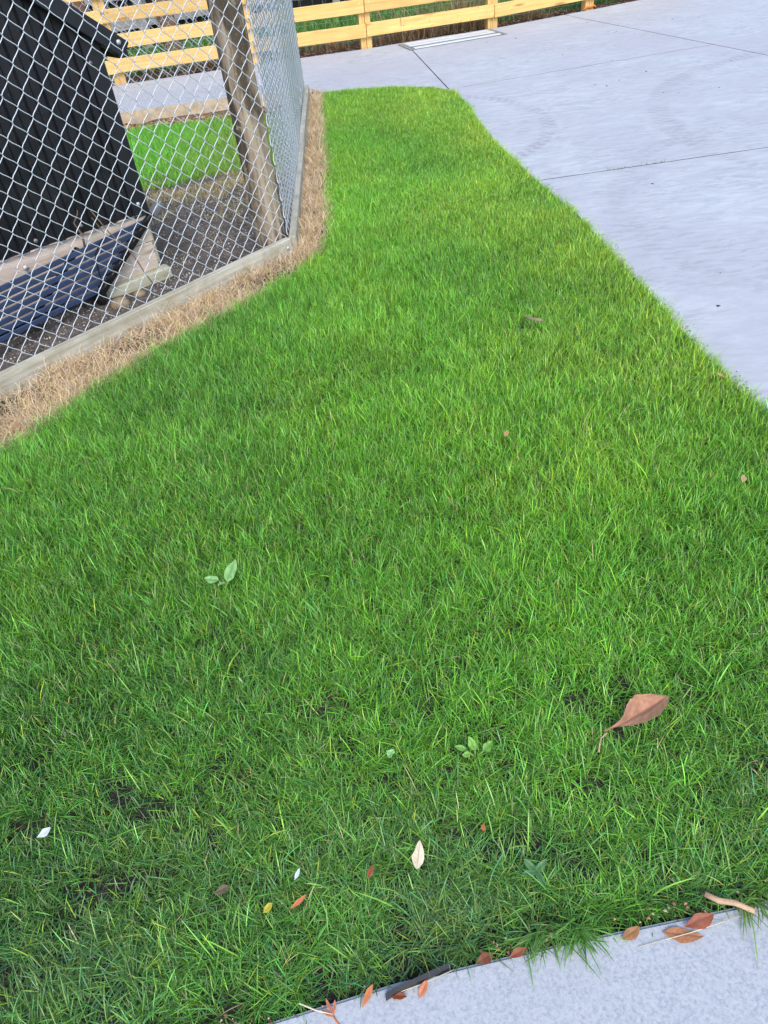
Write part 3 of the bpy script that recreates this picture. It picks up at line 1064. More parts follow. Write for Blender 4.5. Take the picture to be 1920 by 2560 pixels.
RUST, RUST2 = (.42, .135, .05), (.27, .075, .03)
fallen_leaf('fallen_leaf', on(.453, .892, .026), on(.622, .977, .050), .082, 'large orange brown leaf with a stalk lying on the lawn at right', roll=-.35, stem=.035, curl=.16, fold=.34, p=1.75, nx=24, ny=12, c0=(.62, .33, .21), c1=(.42, .185, .095), seed=2)
fallen_leaf('fallen_leaf', on(-.026, .640, .03), on(-.008, .698, .045), .026, 'cream coloured bleached leaf standing in the grass near the path', roll=.5, curl=.1, fold=.2, c0=(.74, .66, .50), c1=(.60, .50, .36), tipw=.7, seed=4)
fallen_leaf('fallen_leaf', on(.815, 2.915, .046), on(.735, 2.985, .054), .036, 'curled pale brown dry leaf far up the lawn towards the driveway', roll=.6, curl=.5, fold=.7, c0=(.66, .50, .40), c1=(.50, .36, .27), seed=6)
fallen_leaf('fallen_leaf', on(-.128, .632, .028), on(-.116, .660, .035), .012, 'small dark rust leaf upright in the grass left of the cream leaf', roll=.5, fold=.2, c0=RUST2, c1=(.18, .05, .02), seed=8)
fallen_leaf('fallen_leaf', on(-.290, .592, .035), on(-.257, .618, .045), .009, 'thin bright orange willow-shaped leaf on the foreground grass', roll=.2, fold=.1, c0=(.58, .21, .09), c1=(.48, .15, .06), seed=9)
fallen_leaf('fallen_leaf', on(-.452, .642, .03), on(-.418, .652, .03), .022, 'small olive brown leaf half sunk in the foreground grass', roll=-.3, fold=.2, c0=(.24, .19, .11), c1=(.17, .13, .07), seed=10)
fallen_leaf('fallen_leaf', on(-.345, .592, .022), on(-.325, .606, .03), .014, 'tiny yellow leaf low in the grass near the orange leaf', roll=.2, fold=.2, c0=(.50, .44, .04), c1=(.38, .34, .03), seed=11)
fallen_leaf('fallen_leaf', on(.126, .700, .022), on(.133, .716, .028), .010, 'tiny rust speck of leaf in the grass right of the cream leaf', roll=.3, fold=.2, c0=RUST, c1=RUST2, seed=12)
fallen_leaf('fallen_leaf', (1.322, 2.240, .040), (1.300, 2.272, .046), .020, 'small orange tan dry leaf in the lawn close to the driveway edge', roll=.3, fold=.5, curl=.5, c0=(.62, .36, .20), c1=(.48, .24, .12), seed=13)
fallen_leaf('fallen_leaf', (.455, 2.050, .038), (.468, 2.080, .046), .014, 'tiny orange leaf fragment in the middle of the lawn', roll=.3, fold=.4, c0=(.56, .30, .15), c1=(.44, .22, .10), seed=14)
fallen_leaf('fallen_leaf', (1.120, 1.660, .038), (1.135, 1.692, .044), .018, 'small pale brown leaf scrap near the right edge of the lawn', roll=.3, fold=.4, c0=(.52, .36, .22), c1=(.42, .27, .16), seed=15)
# leaves along the path edge
fallen_leaf('fallen_leaf', (.497, .450, .010), (.425, .462, .008), .026, 'flat brown leaf lying fully on the concrete path edge', clear=False, fold=.08, curl=.06, c0=(.46, .22, .11), c1=(.34, .14, .065), seed=20)
fallen_leaf('fallen_leaf', (.468, .470, .010), (.525, .486, .024), .026, 'dark reddish leaf tucked under the grass above the flat brown leaf', clear=False, roll=.3, fold=.2, curl=.2, c0=(.34, .11, .06), c1=(.23, .065, .035), seed=21)
fallen_leaf('fallen_leaf', (.345, .462, .008), (.385, .480, .012), .020, 'tan leaf poking out of the lawn edge right of the big grass tuft', clear=False, roll=.1, fold=.1, c0=(.40, .20, .09), c1=(.30, .14, .06), seed=22)
fallen_leaf('fallen_leaf', (-.047, .408, .008), (-.026, .432, .016), .014, 'orange leaf on the path just below the black plastic strip', clear=False, roll=.2, fold=.25, c0=(.58, .22, .10), c1=(.46, .14, .06), seed=23)
fallen_leaf('fallen_leaf', (-.068, .412, .010), (-.098, .422, .010), .014, 'dark rust leaf at the lower end of the black plastic strip', clear=False, fold=.3, curl=.4, c0=RUST2, c1=(.19, .05, .02), seed=24)
fallen_leaf('fallen_leaf', (-.152, .405, .008), (-.128, .436, .022), .012, 'orange narrow leaf hanging from the lawn edge left of the plastic strip', clear=False, roll=.3, fold=.25, c0=(.55, .20, .07), c1=(.42, .13, .05), seed=25)
fallen_leaf('fallen_leaf', (.068, .452, .010), (.100, .462, .022), .020, 'dark brown curled leaf in the gap between path and lawn', clear=False, roll=.4, fold=.4, curl=.4, c0=(.20, .075, .035), c1=(.13, .045, .02), seed=26)
fallen_leaf('fallen_leaf', (.130, .455, .008), (.165, .468, .018), .016, 'rust brown leaf scrap left of the big grass tuft at the path', clear=False, roll=.3, fold=.3, c0=RUST2, c1=(.2, .06, .03), seed=27)
t = empty('fallen_leaf', (-.205, .392, .006), 'three pronged orange dry sprig lying on the path corner', 'leaf')
for k, (dx, dy, w) in enumerate(((-.012, .030, .006), (-.022, .014, .007), (.004, .026, .006))):
    link('leaf_blade', leaf_mesh(Vector((dx, dy, .004)).length, w, c0=(.62, .25, .14), c1=(.5, .17, .09), nx=6, ny=2, seed=30 + k), M['leafm'], t, place((-.205, .396, .008), (-.205 + dx, .396 + dy, .013)))
link('leaf_stem', tube_mesh('leaf_stem', [(-.205, .397, .008), (-.200, .388, .007), (-.191, .378, .006)], [.0012, .0015, .002], 5), M['rope'], t)

# petals, stick, plastic strip, straws on the path
for k, (x, y, lab) in enumerate(((-.858, .823, 'white flower petal caught in the grass at far left'), (-.276, .660, 'small pale white petal in the grass near the orange leaf'))):
    s_ = (.019, .009)[k]
    t = fallen_leaf('petal', on(x - s_ * .6, y - .012, .035), on(x + s_ * .6, y + .012, .045), s_ * .9, lab, 'petal', roll=.3, fold=.35, curl=.3, c0=(.62, .68, .70), c1=(.50, .57, .58), seed=40 + k)
sp_ = [on(.533, .525, .030), on(.555, .510, .030), on(.583, .503, .032), on(.612, .484, .030)]
tag(link('stick', tube_mesh('stick', sp_, [.0055, .006, .0055, .005], 7), M['barkless']), 'peeled pale stick lying in the grass at the lower right corner', 'stick')
V, F = [], []
ps = [(-.108, .411), (-.085, .419), (-.05, .429), (-.015, .440), (.018, .449)]
for i, (x, y) in enumerate(ps):
    V += [(x, y, -.01), (x + .001, y + .001, .016 + .003 * math.sin(i)), (x + .001, y + .009, .018 + .003 * math.sin(i)), (x, y + .010, -.01)]
for i in range(len(ps) - 1):
    for j in range(3):
        F.append((i * 4 + j, i * 4 + 4 + j, i * 4 + 5 + j, i * 4 + 1 + j))
me = bpy.data.meshes.new('edging_strip'); me.from_pydata(V, [], F)
tag(link('edging_strip', me, M['plastic']), 'black plastic edging strip showing between lawn and path', 'edging strip')

# weeds
def weed(name, base, leaves, label, col0, col1, seed, cat='weed'):
    t = empty(name, base, label, cat)
    for k, (dx, dy, dz, W, root) in enumerate(leaves):
        p0 = Vector(base) + Vector(root)
        p1 = p0 + Vector((dx, dy, dz))
        link('leaf', leaf_mesh((p1 - p0).length, W, curl=.25, fold=.25, c0=col0, c1=col1, tipw=.7, nx=9, ny=4, seed=seed + k, wav=.08), M['leafm'], t, place(p0, p1, .15 * (-1) ** k))
        link('stalk', tube_mesh('stalk', [base, (Vector(base) + p0) / 2 + Vector((0, 0, .004)), p0], .0015, 5), M['leafm'] if False else M['weedstalk'], t)
        LEAVES_CLEAR.append(((p0.x + p1.x) / 2, (p0.y + p1.y) / 2, W * .45))
    return t

M['weedstalk'] = mat_plain('weed_stalk', (.20, .34, .08), .6, 0, .3, .2, 40)
WG, WG2 = (.27, .50, .19), (.19, .40, .12)
b = on(-.498, 1.515, 0.01)
weed('weed', b, [(.030, .064, .022, .036, (.010, .0, .030)), (-.044, .008, .004, .028, (-.014, .004, .036)), (-.020, -.014, .002, .013, (.004, -.006, .036))], 'broad pale green weed with two round leaves alone in the lawn at left', WG, WG2, 50)
b = on(.140, .872, 0.005)
weed('weed', b, [(-.01, .030, .014, .020, (.0, .004, .025)), (.024, .010, .012, .024, (.02, -.002, .03)), (-.024, .014, .004, .016, (-.02, .006, .028)), (-.02, -.004, .003, .014, (-.012, -.004, .03))], 'low leafy weed rosette in the grass left of the big brown leaf', (.24, .50, .10), (.18, .40, .07), 60)
b = on(-.054, .888, 0.01)
weed('clover', b, [(.008, .010, .004, .013, (0, 0, .035)), (-.010, .006, .004, .013, (0, 0, .035)), (.0, -.011, .003, .013, (0, 0, .035))], 'small pale clover sprig in the grass above the cream leaf', (.30, .58, .22), (.22, .46, .16), 70, 'clover')
b = on(.215, .600, 0.0)
weed('weed', b, [(.03, .018, .008, .015, (0, 0, .012)), (-.016, .028, .008, .016, (0, 0, .012)), (.012, -.03, .004, .014, (0, 0, .012)), (-.03, -.006, .006, .014, (0, 0, .012))], 'dull green flat weed in a thin dark patch above the path tuft', (.10, .24, .09), (.07, .18, .06), 80)


def lawn_colour(x, y, n, rel):
    """blade colour from the sward's own patches: lush and blue-green at left, yellow-green along the drive"""
    p1 = fbm(x, y, 1.7, 21, 3); p2 = fbm(x, y, 5.5, 31, 2)
    yel = np.clip((x - .15) / 1.3, 0, 1) * np.clip((y - .9) / 1.6, 0, 1) * .75 + np.clip((y - 5.0) / 3.0, 0, 1) * .35 + (p1 - .5) * .9 + (p2 - .5) * .3 - .08
    yel = np.clip(yel, 0, 1)
    dark = np.clip(1.6 - y, 0, 1) * .50 + np.clip((.25 - x) / 1.1, 0, 1) * .62 * np.clip((6.5 - y) / 3, 0, 1) + (.5 - p1) * .7 + (fbm(x, y, 9.0, 63, 2) - .5) * .5  # near term puts lens vignette into blade colour; left term is the grass itself
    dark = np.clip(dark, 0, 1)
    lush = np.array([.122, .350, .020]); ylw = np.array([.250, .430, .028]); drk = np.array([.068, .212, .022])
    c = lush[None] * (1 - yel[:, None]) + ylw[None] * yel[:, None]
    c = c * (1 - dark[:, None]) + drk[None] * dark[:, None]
    worn = np.clip((.95 - y) / .45, 0, 1) * np.clip(.35 + (p2 - .3) * 1.4, 0, 1)      # tired olive turf along the path
    c = c * (1 - worn[:, None]) + np.array([.085, .185, .042])[None] * worn[:, None]
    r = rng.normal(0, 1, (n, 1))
    c = c * np.exp(.40 * r) * (.30 + .66 * rel)[:, None]  # shorter blades darkened: shade between blades put into their colour
    k = rng.random(n)
    hue = rng.normal(0, 1, n)
    c[:, 0] *= np.exp(.16 * hue); c[:, 2] *= np.exp(-.25 * hue)
    blue = k < .10
    c[blue] = c[blue] * np.array([.85, .95, 2.1])
    ye = k > .975
    c[ye] = np.array([.36, .46, .05]) * np.exp(.2 * r[ye])
    de = (k > .963) & (k <= .975) & (y < 2.4)
    c[de] = np.array([.42, .37, .20]) * np.exp(.25 * r[de])
    return np.clip(c, .004, .8)


def bald(x, y):
    """thin spots where the soil shows, mostly near the path"""
    b_ = fbm(x, y, 13.0, 55, 2)
    near = np.clip((1.7 - y) * 1.2, 0, 1)
    return np.clip((b_ - .60) * 7, 0, 1) * near * .95


LEFT_EDGE = LAWN_L
RIGHT_EDGE = LAWN_T[-2:] + LAWN_R
NEAR_EDGE = LAWN_B
TOP_EDGE = LAWN_L[-1:] + LAWN_T


def view_half(y):
    """half width in metres of what the camera (or one a step aside) can see"""
    return .40 + .62 * np.sqrt(y * y + 2.0) * .62 + .22 * y * 0


def scatter_lawn(y0, y1, dens, seg, name, wmul=1.0, hmul=1.0):
    xmin, xmax = -2.3, 1.5
    N = int((xmax - xmin) * (y1 - y0) * dens)
    x = rng.uniform(xmin, xmax, N); y = rng.uniform(y0, y1, N)
    # half of the blades gather into tufts
    nt = max(20, int((xmax - xmin) * (y1 - y0) * dens / 14))
    tx = rng.uniform(xmin, xmax, nt); ty = rng.uniform(y0, y1, nt)
    taz = rng.uniform(0, 2 * math.pi, nt); th = np.exp(rng.normal(0, .16, nt))
    ti = rng.integers(0, nt, N)
    tufted = rng.random(N) < .55
    x = np.where(tufted, tx[ti] + rng.normal(0, .011, N), x)
    y = np.where(tufted, ty[ti] + rng.normal(0, .011, N), y)
    az = np.where(tufted, taz[ti] + rng.normal(0, .9, N), rng.uniform(0, 2 * math.pi, N))
    hh = np.where(tufted, th[ti], 1.0)
    jx = (fbm(x, y, 16, 121, 2) - .5) * .05; jy = (fbm(x, y, 16, 131, 2) - .5) * .05
    keep = inpoly(x + jx, y + jy * np.clip(y, .4, 1), LAWN) & (y >= y0 - .02) & (y < y1 + .02)
    vh = view_half(y)
    outside = (np.abs(x) > vh + .15)
    keep &= ~(outside & (rng.random(N) < .65))
    keep &= rng.random(N) > bald(x, y) * .8
    for cx, cy, rr in LEAVES_CLEAR:
        keep &= ~(((x - cx) ** 2 + (y - cy) ** 2 < (rr * .85) ** 2) & (rng.random(N) < .93))
    x, y, az, hh = x[keep], y[keep], az[keep], hh[keep]
    n = len(x)
    pn = fbm(x, y, 2.2, 41, 3)
    h = (.026 + .024 * pn) * np.exp(rng.normal(0, .26, n)) * hh * hmul
    # long and combed by the fence, short and trodden by the path
    lefty = np.exp(-polydist(x, y, LEFT_EDGE)[0] / .55)
    h *= 1 + .30 * lefty * (y < 5.2)
    near = np.clip(1.5 - y, 0, 1.1)
    t0 = np.abs(rng.normal(.32, .26, n)); t1 = t0 + np.abs(rng.normal(.65, .45, n))
    t0 = t0 + near * np.abs(rng.normal(.45, .35, n)); t1 = t1 + near * np.abs(rng.normal(.45, .35, n))
    # blades at the drive edge lean out over the concrete
    dr, bx, by = polydist(x, y, RIGHT_EDGE)
    e = (dr < .05) & (rng.random(n) < .8)
    az[e] = np.arctan2(-by[e], -bx[e]) + rng.normal(0, .9, e.sum())
    h[e] *= 1.2
    h[(dr < .04) & (rng.random(n) < .12)] *= 1.5
    db, bx, by = polydist(x, y, NEAR_EDGE)
    e = db < .03
    az[e] = np.arctan2(-by[e], -bx[e]) + rng.normal(0, 1.1, e.sum())
    t1 = np.minimum(t1, 1.9); t0 = np.minimum(t0, 1.3)
    w = (.0013 + .0013 * rng.random(n)) * wmul
    big = rng.random(n) < .03
    w = np.where(big, w * 1.6, w); h = np.where(big, h * 1.25, h)
    root = np.stack([x, y, np.full(n, -.02)], -1)
    h = h + .010
    face = az + math.pi / 2 + rng.normal(0, .55, n)
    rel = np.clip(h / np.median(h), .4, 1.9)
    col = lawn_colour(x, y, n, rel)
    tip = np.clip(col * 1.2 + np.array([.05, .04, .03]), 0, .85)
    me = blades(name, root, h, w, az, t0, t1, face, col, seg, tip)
    return me, n


total = 0
lm = []
for (y0, y1, dens, seg, wm, hm) in ((.2, 1.2, 47000, 4, 1.05, .98), (1.2, 2.4, 48000, 3, 1.0, .98), (2.4, 4.4, 42000, 2, 1.0, .86), (4.4, 8.5, 46000, 2, 1.15, .72)):
    me, n = scatter_lawn(y0, y1, dens, seg, 'lawn_grass', wm, hm)
    total += n
    lm.append(me)
def join(meshes, name):
    Vs, Ls, Ts, Cs, off = [], [], [], [], 0
    for me in meshes:
        nv = len(me.vertices)
        v = np.empty(nv * 3, np.float32); me.vertices.foreach_get('co', v)
        l = np.empty(len(me.loops), np.int32); me.loops.foreach_get('vertex_index', l)
        t = np.empty(len(me.polygons), np.int32); me.polygons.foreach_get('loop_total', t)
        c = np.empty(nv * 4, np.float32); me.attributes['col'].data.foreach_get('color', c)
        Vs.append(v.reshape(-1, 3)); Ls.append(l + off); Ts.append(t); Cs.append(c.reshape(-1, 4)[:, :3])
        off += nv
        bpy.data.meshes.remove(me)
    t = np.concatenate(Ts)
    return raw_mesh(name, np.concatenate(Vs), np.concatenate(Ls), np.concatenate([[0], np.cumsum(t)[:-1]]), t, np.concatenate(Cs))
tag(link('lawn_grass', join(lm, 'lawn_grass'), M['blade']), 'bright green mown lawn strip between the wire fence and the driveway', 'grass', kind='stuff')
print('lawn blades', total)

# ------------------------------------------------------------------ straw-coloured dead strip along the edging
STRIP = [tuple(EDGE_F0), tuple(EDGE_F1), tuple(EDGE_S1)] + [(-.10, 8.27)] + [(x + .025, y - .01) for x, y in LAWN_L[::-1]]
def straw(N, y0, y1, seg, w):
    x = rng.uniform(-2.7, 0, N); y = rng.uniform(y0, y1, N)
    dW_, _, _ = polydist(x, y, [tuple(EDGE_F0), tuple(EDGE_F1), tuple(EDGE_S1)])
    cl = fbm(x, y, 7, 77, 2)
    k = inpoly(x, y, STRIP) & (rng.random(N) < np.clip(.35 + (cl - .3) * 2.0, .25, 1))
    x, y, dW_ = x[k], y[k], dW_[k]
    n = len(x)
    mound = np.clip(1 - np.abs(dW_ - .06) / .12, 0, 1)
    z = -.018 + rng.random(n) * (.008 + .045 * mound * (fbm(x, y, 5, 91, 2) * 1.4))
    az = rng.uniform(0, 2 * math.pi, n)
    t0 = np.clip(rng.normal(1.0, .35, n), .1, 1.7); t1 = t0 + rng.normal(.7, .6, n)
    h = np.abs(rng.normal(.055, .02, n)) + .015
    col = np.array([.68, .505, .31])[None] * np.exp(rng.normal(0, .30, (n, 1))) * np.array([1, 1, 1])
    col[:, 2] *= np.exp(rng.normal(0, .15, n))
    gr = rng.random(n) < .12
    col[gr] = col[gr] * np.array([.62, .62, .7])
    return blades('s', np.stack([x, y, z], -1), h, w * (.8 + .5 * rng.random(n)), az, t0, t1, az + math.pi / 2 + rng.normal(0, .8, n), np.clip(col, 0, .85), seg, None, rng.normal(0, 1.3, n))
tag(link('dead_grass_strip', join([straw(280000, 1.7, 4.5, 4, .0022), straw(380000, 4.5, 8.3, 3, .0026)], 'dead_grass_strip'), M['straw']), 'tan dried dead grass along the timber edging', 'dead grass', kind='stuff')

# ------------------------------------------------------------------ inside the run: grass patch, dry turf, gravel
def patch_grass(name, N, x0, x1, y0, y1, accept, colour, hmean, w, label, cat, tilt=.35, seg=2, zf=run_zf, mat='blade'):
    x = rng.uniform(x0, x1, N); y = rng.uniform(y0, y1, N)
    k = rng.random(N) < accept(x, y)
    x, y = x[k], y[k]; n = len(x)
    z = zf(x, y) - .004
    az = rng.uniform(0, 2 * math.pi, n)
    t0 = np.abs(rng.normal(tilt, .25, n)); t1 = t0 + np.abs(rng.normal(.6, .4, n))
    h = hmean * np.exp(rng.normal(0, .3, n))
    c = colour(x, y, n)
    me = blades(name, np.stack([x, y, z], -1), h, w * (.7 + .6 * rng.random(n)), az, t0, t1, az + math.pi / 2 + rng.normal(0, .6, n), c, seg)
    return tag(link(name, me, M[mat]), label, cat, kind='stuff')

def run_green(x, y):
    far = 8.35 - .03 * (x + 2)
    base = np.clip((y - 5.75 - (fbm(x, y, 3, 61, 3) - .5) * 1.2) / .25, 0, 1) * np.clip((far - .16 - y) / .2, 0, 1)
    thin = np.clip((x + 1.35) / .5, 0, 1) * (fbm(x, y, 3.5, 66, 3) < .52)
    return base * (1 - .75 * thin) * (x < -.32)
def run_dry(x, y):
    b_ = np.clip((fbm(x, y, 4, 71, 3) - .40) * 5, 0, 1)
    return np.clip(1.25 - np.abs(y - 5.75) / .9, 0, 1) * b_ * (x < -.32) + .6 * np.clip((x + 1.4) / .5, 0, 1) * b_ * (y > 6.3) * (y < 8.1) * (x < -.32) + .10 * (fbm(x, y, 6, 73, 2) > .62) * (y < 6) * (run_side(x, y) > .08)
def cgreen(x, y, n):
    c = np.array([.15, .46, .035])[None] * np.exp(rng.normal(0, .25, (n, 1)))
    yl = np.clip((x + 1.5) / .8, 0, 1)[:, None] * .7
    return np.clip(c * (1 - yl) + np.array([.27, .36, .06])[None] * yl, 0, .8)
def cdry(x, y, n):
    c = np.array([.55, .41, .24])[None] * np.exp(rng.normal(0, .35, (n, 1)))
    g = rng.random(n) < .2
    c[g] = np.array([.28, .36, .07])
    return np.clip(c, 0, .8)
patch_grass('run_grass', 150000, -2.6, -.3, 5.7, 8.4, run_green, cgreen, .055, .0034, 'green grass patch inside the wire run', 'grass')
patch_grass('run_dry_turf', 170000, -2.6, -.3, 3.9, 8.3, run_dry, cdry, .045, .0026, 'dry tan turf scraps on the dark gravel inside the run', 'dead grass', 1.0, 3, mat='straw')

# gravel stones: one object, small uneven chips
def chips(name, N, x0, x1, y0, y1, accept, smin, smax, mat, label, cat, zf, colf=None, flat=.6):
    x = rng.uniform(x0, x1, N); y = rng.uniform(y0, y1, N)
    k = rng.random(N) < accept(x, y); x, y = x[k], y[k]; n = len(x)
    base = np.array([(1, 0, 0), (-.5, .87, 0), (-.5, -.87, 0), (.1, .1, 1), (0, 0, -.8)])
    f = np.array([(0, 1, 3), (1, 2, 3), (2, 0, 3), (1, 0, 4), (2, 1, 4), (0, 2, 4)])
    s = rng.uniform(smin, smax, n)
    P = base[None] * s[:, None, None] * rng.uniform(.6, 1.3, (n, 5, 3))
    P[..., 2] *= flat
    a = rng.uniform(0, 2 * math.pi, n)
    X = P[..., 0] * np.cos(a)[:, None] - P[..., 1] * np.sin(a)[:, None] + x[:, None]
    Y = P[..., 0] * np.sin(a)[:, None] + P[..., 1] * np.cos(a)[:, None] + y[:, None]
    Z = P[..., 2] + zf(x, y)[:, None] + s[:, None] * .2
    V = np.stack([X, Y, Z], -1).reshape(-1, 3)
    loops = (np.arange(n)[:, None, None] * 5 + f[None]).ravel()
    if colf is None:
        c = np.array([.27, .25, .235])[None] * np.exp(rng.normal(0, .55, (n, 1)))
    else:
        c = colf(n)
    col = np.repeat(np.clip(c, .01, .8), 5, axis=0)
    me = raw_mesh(name, V, loops, np.arange(n * 6) * 3, np.full(n * 6, 3), col)
    return tag(link(name, me, mat), label, cat, kind='stuff')

M['chip'] = mat_blade('stone_chip', 0.0, .9, .2)
chips('gravel', 26000, -2.3, -.35, 2.2, 6.3, lambda x, y: (run_side(x, y) > .03) * np.clip(.25 + (fbm(x, y, 4, 81, 2) - .4) * 3, .08, 1) * np.clip((6.2 - y) / .8, 0, 1), .003, .0085, M['chip'], 'loose grey gravel chips on the ground of the run', 'gravel', run_zf)
def bark_col(n):
    c = np.array([.24, .14, .085])[None] * np.exp(rng.normal(0, .5, (n, 1)))
    p = rng.random(n) < .12
    c[p] = np.array([.50, .38, .27])
    return c
chips('bark_mulch', 7000, -2.5, -.5, 8.05, 8.6, lambda x, y: np.clip(1 - np.abs(y - 8.33) / .16, 0, 1), .008, .03, M['chip'], 'brown bark litter against the driveway edge in the run', 'mulch', run_zf, bark_col, .3)
def field_acc(x, y):
    ey = np.interp(x, [p[0] for p in SLAB_EDGE], [p[1] for p in SLAB_EDGE])
    return (y > ey + .01) * np.clip((ey + .85 - y) / .4, 0, 1)
chips('bark_mulch', 26000, -4, 6, 9.6, 13.2, field_acc, .008, .035, M['chip'], 'brown bark and leaf litter strip under the yellow fence', 'mulch', field_zf, bark_col, .3)

# grass of the field behind the fence
def field_green(x, y):
    ey = np.interp(x, [p[0] for p in SLAB_EDGE], [p[1] for p in SLAB_EDGE])
    lim = .55 + (fbm(x, y, 1.6, 95, 2) - .5) * .5 + np.where(x > 2.4, -.25, 0)
    return np.clip((y - ey - lim) / .3, 0, 1)
def cfield(x, y, n):
    c = np.array([.07, .215, .018])[None] * np.exp(rng.normal(0, .3, (n, 1)))
    y_ = rng.random(n) < .06
    c[y_] = np.array([.40, .34, .16])
    return c
patch_grass('field_grass', 150000, -5, 6.5, 10.2, 15.5, field_green, cfield, .12, .006, 'long dark green paddock grass beyond the fence', 'grass', .4, 2, field_zf)

# dry clumps behind the rails
def clump(x, y, n, h, spread, seed, label, col=(.42, .29, .16)):
    r2 = np.random.default_rng(seed)
    a = r2.uniform(0, 2 * math.pi, n); rr = np.abs(r2.normal(0, spread, n))
    X, Y = x + rr * np.cos(a) * 1.6, y + rr * np.sin(a) * .6
    az = a + r2.normal(0, .7, n)
    t0 = np.abs(r2.normal(.35, .3, n)); t1 = t0 + np.abs(r2.normal(.7, .5, n))
    hh = h * np.exp(r2.normal(0, .35, n))
    c = np.array(col)[None] * np.exp(r2.normal(0, .35, (n, 1)))
    me = blades('dry_clump', np.stack([X, Y, np.full(n, -.03)], -1), hh, .007 * (.6 + .8 * r2.random(n)), az, t0, t1, az + 1.57, np.clip(c, 0, .8), 4)
    return tag(link('dry_clump', me, M['straw']), label, 'dry grass')
clump(1.25, 11.0, 520, .30, .20, 1, 'dry tan grass clump directly behind the drain grate')
clump(1.85, 11.15, 420, .42, .14, 2, 'tall dry reed clump left of the split fence post behind the drain')
clump(.95, 10.85, 260, .20, .16, 3, 'low dry straw clump right of the fence post near the wire mesh')
clump(-1.5, 10.75, 380, .20, .15, 4, 'dry tan clump under the rails seen through the wire mesh left of the round post')
clump(2.75, 11.4, 240, .16, .13, 5, 'short dry weeds under the rail right of the drain grate')
clump(.1, 10.85, 260, .14, .16, 6, 'low dry grass under the bottom rail just right of the wire mesh')

# orange twine at the third post and a few leaf specks on the concrete
tw_ = [(3.44, 11.30, .012), (3.50, 11.33, .03), (3.56, 11.36, .02), (3.60, 11.37, .035), (3.63, 11.38, .012)]
tag(link('twine', tube_mesh('twine', tw_, .011, 5), M['rope']), 'orange twine at the foot of the far right fence post', 'twine')
def drive_acc(x, y):
    return (x > 1.5) * .5 + (x > 2.2) * .5 * (y > 6)
chips('leaf_specks', 120, 1.4, 4.5, 2.2, 11.0, drive_acc, .003, .013, M['chip'], 'scattered dark leaf specks on the pale concrete driveway', 'litter', lambda x, y: x * 0 + .001, lambda n: np.array([.085, .065, .055])[None] * np.exp(rng.normal(0, .4, (n, 1))), .25)

# grass sprigs in the sawn joint
def sprig(name, pts, h, w, label, colr, lean=None, kind=None, tilt=.25, cat='grass', group=None):
    pts = np.array(pts); n = len(pts)
    az = rng.uniform(0, 2 * math.pi, n) if lean is None else lean + rng.normal(0, .7, n)
    t0 = np.abs(rng.normal(tilt, .25, n)); t1 = t0 + np.abs(rng.normal(.6, .35, n))
    hh = h * np.exp(rng.normal(0, .3, n))
    c = np.array(colr)[None] * np.exp(rng.normal(0, .25, (n, 1)))
    me = blades(name, pts, hh, w * (.7 + .6 * rng.random(n)), az, t0, t1, az + 1.57 + rng.normal(0, .4, n), np.clip(c, 0, .8), 4)
    return tag(link(name, me, M['blade']), label, cat, group, kind)
jp = []
for k in range(34):
    t = random.choice((.27, .30, .335, .36, .42, .46, .47, .49, .52))+random.gauss(0, .012)
    jp.append((1.332 + 1.463 * t, 4.829 + .087 * t, -.004))
sprig('joint_grass', jp, .024, .003, 'row of tiny grass sprigs in the driveway joint', (.10, .26, .04), kind='stuff')

# tufts that sprawl over the path edge
def tuft_pts(x, y, n, s):
    return np.stack([x + rng.normal(0, s, n), y + rng.normal(0, s * .5, n), np.full(n, .0)], -1)
sprig('grass_tuft', tuft_pts(.265, .488, 75, .018), .062, .0030, 'large grass tuft sprawling over the path edge at bottom centre right', (.13, .31, .05), lean=-1.6, tilt=.75)
sprig('grass_tuft', tuft_pts(.615, .505, 60, .018), .058, .0032, 'grass tuft hanging over the path at the lower right corner', (.15, .30, .05), lean=-1.8, tilt=.75)
sprig('grass_tuft', tuft_pts(.19, .485, 60, .016), .05, .003, 'small grass tuft at the lawn edge just left of the large tuft', (.12, .27, .05), lean=-1.9, tilt=.9)
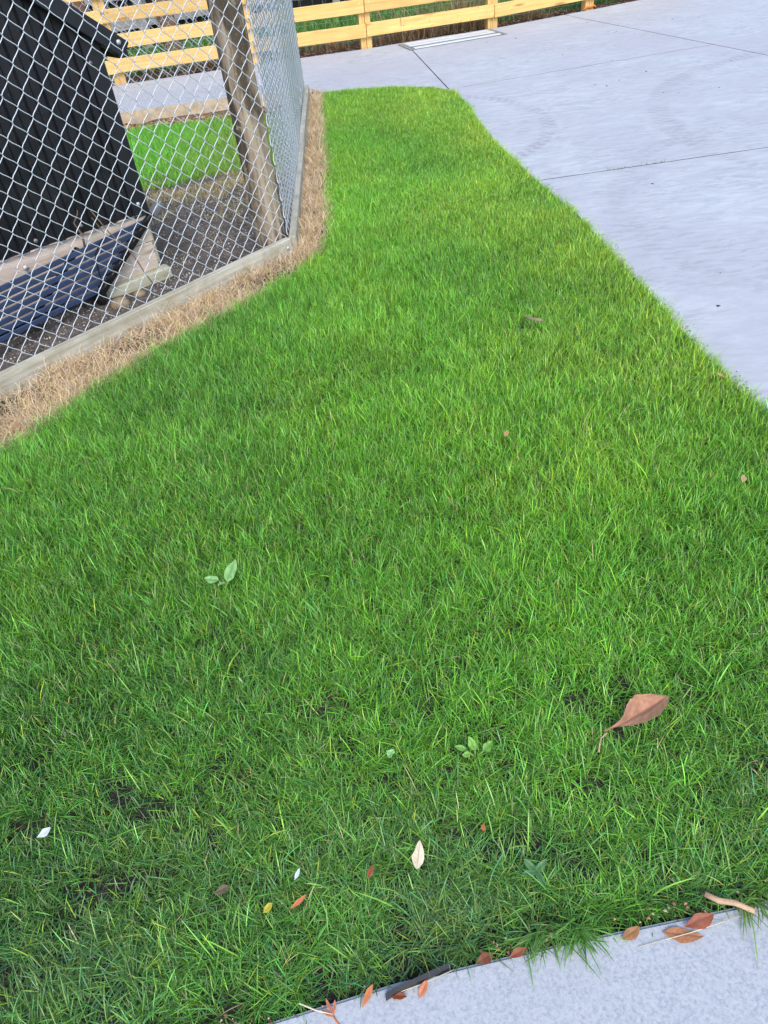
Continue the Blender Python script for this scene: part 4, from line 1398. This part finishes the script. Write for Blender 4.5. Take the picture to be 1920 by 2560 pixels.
# long light single blades in the near lawn, and dry straws on the path
lp = np.stack([rng.uniform(-.75, .6, 150), rng.uniform(.5, 1.5, 150), np.full(150, -.015)], -1)
sprig('long_grass', lp, .078, .0028, 'scattered longer light green blades standing out of the near lawn', (.20, .42, .06), kind='stuff', tilt=.6)
for k, (p0, p1, lab) in enumerate((((.372, .447, .007), (.58, .476, .012), 'long pale straw lying across the flat brown leaf on the path'), ((-.265, .418, .03), (-.205, .400, .008), 'short thick pale straw sticking out of the lawn edge at bottom left'), ((-.10, .418, .010), (.02, .445, .012), 'thin pale straw along the black plastic strip'))):
    me = tube_mesh('straw', [p0, ((p0[0] + p1[0]) / 2, (p0[1] + p1[1]) / 2 - .003, (p0[2] + p1[2]) / 2 + .002), p1], [.0006, .0009, .0007] if k != 1 else [.0016, .0014, .001], 5)
    tag(link('straw', me, M['strawm'] if 'strawm' in M else M.setdefault('strawm', mat_plain('pale_straw', (.62, .54, .38), .7, 0, .3, .15, 60))), lab, 'straw')

# brown scraps and clippings caught along the path edge
def edge_acc(x, y):
    d = polydist(x, y, NEAR_EDGE)[0]
    return np.clip(1 - d / .022, 0, 1) * np.clip((fbm(x, y, 9, 111, 2) - .30) * 3, 0, 1)
def scrap_col(n):
    c = np.array([.22, .12, .07])[None] * np.exp(rng.normal(0, .5, (n, 1)))
    p = rng.random(n) < .35
    c[p] = np.array([.46, .38, .24])
    return c
chips('edge_litter', 2600, -.5, .8, .37, .57, edge_acc, .0015, .006, M['chip'], 'brown scraps and clippings along the path edge', 'litter', lambda x, y: x * 0 + .004, scrap_col, .3)

# grit and clippings that gather on the concrete along the lawn edge
def drive_edge_acc(x, y):
    d = polydist(x, y, RIGHT_EDGE)[0]
    return np.clip(1 - d / .07, 0, 1) ** 2 * np.clip((fbm(x, y, 5, 141, 2) - .30) * 3, 0, 1) * ~inpoly(x, y, LAWN)
def grit_col(n):
    c = np.array([.16, .14, .11])[None] * np.exp(rng.normal(0, .5, (n, 1)))
    p = rng.random(n) < .35
    c[p] = np.array([.20, .24, .07])
    return c
chips('edge_grit', 60000, 1.1, 1.6, .6, 8.0, drive_edge_acc, .0015, .005, M['chip'], 'soil crumbs and clippings on the driveway beside the lawn', 'litter', lambda x, y: x * 0 + .001, grit_col, .3)
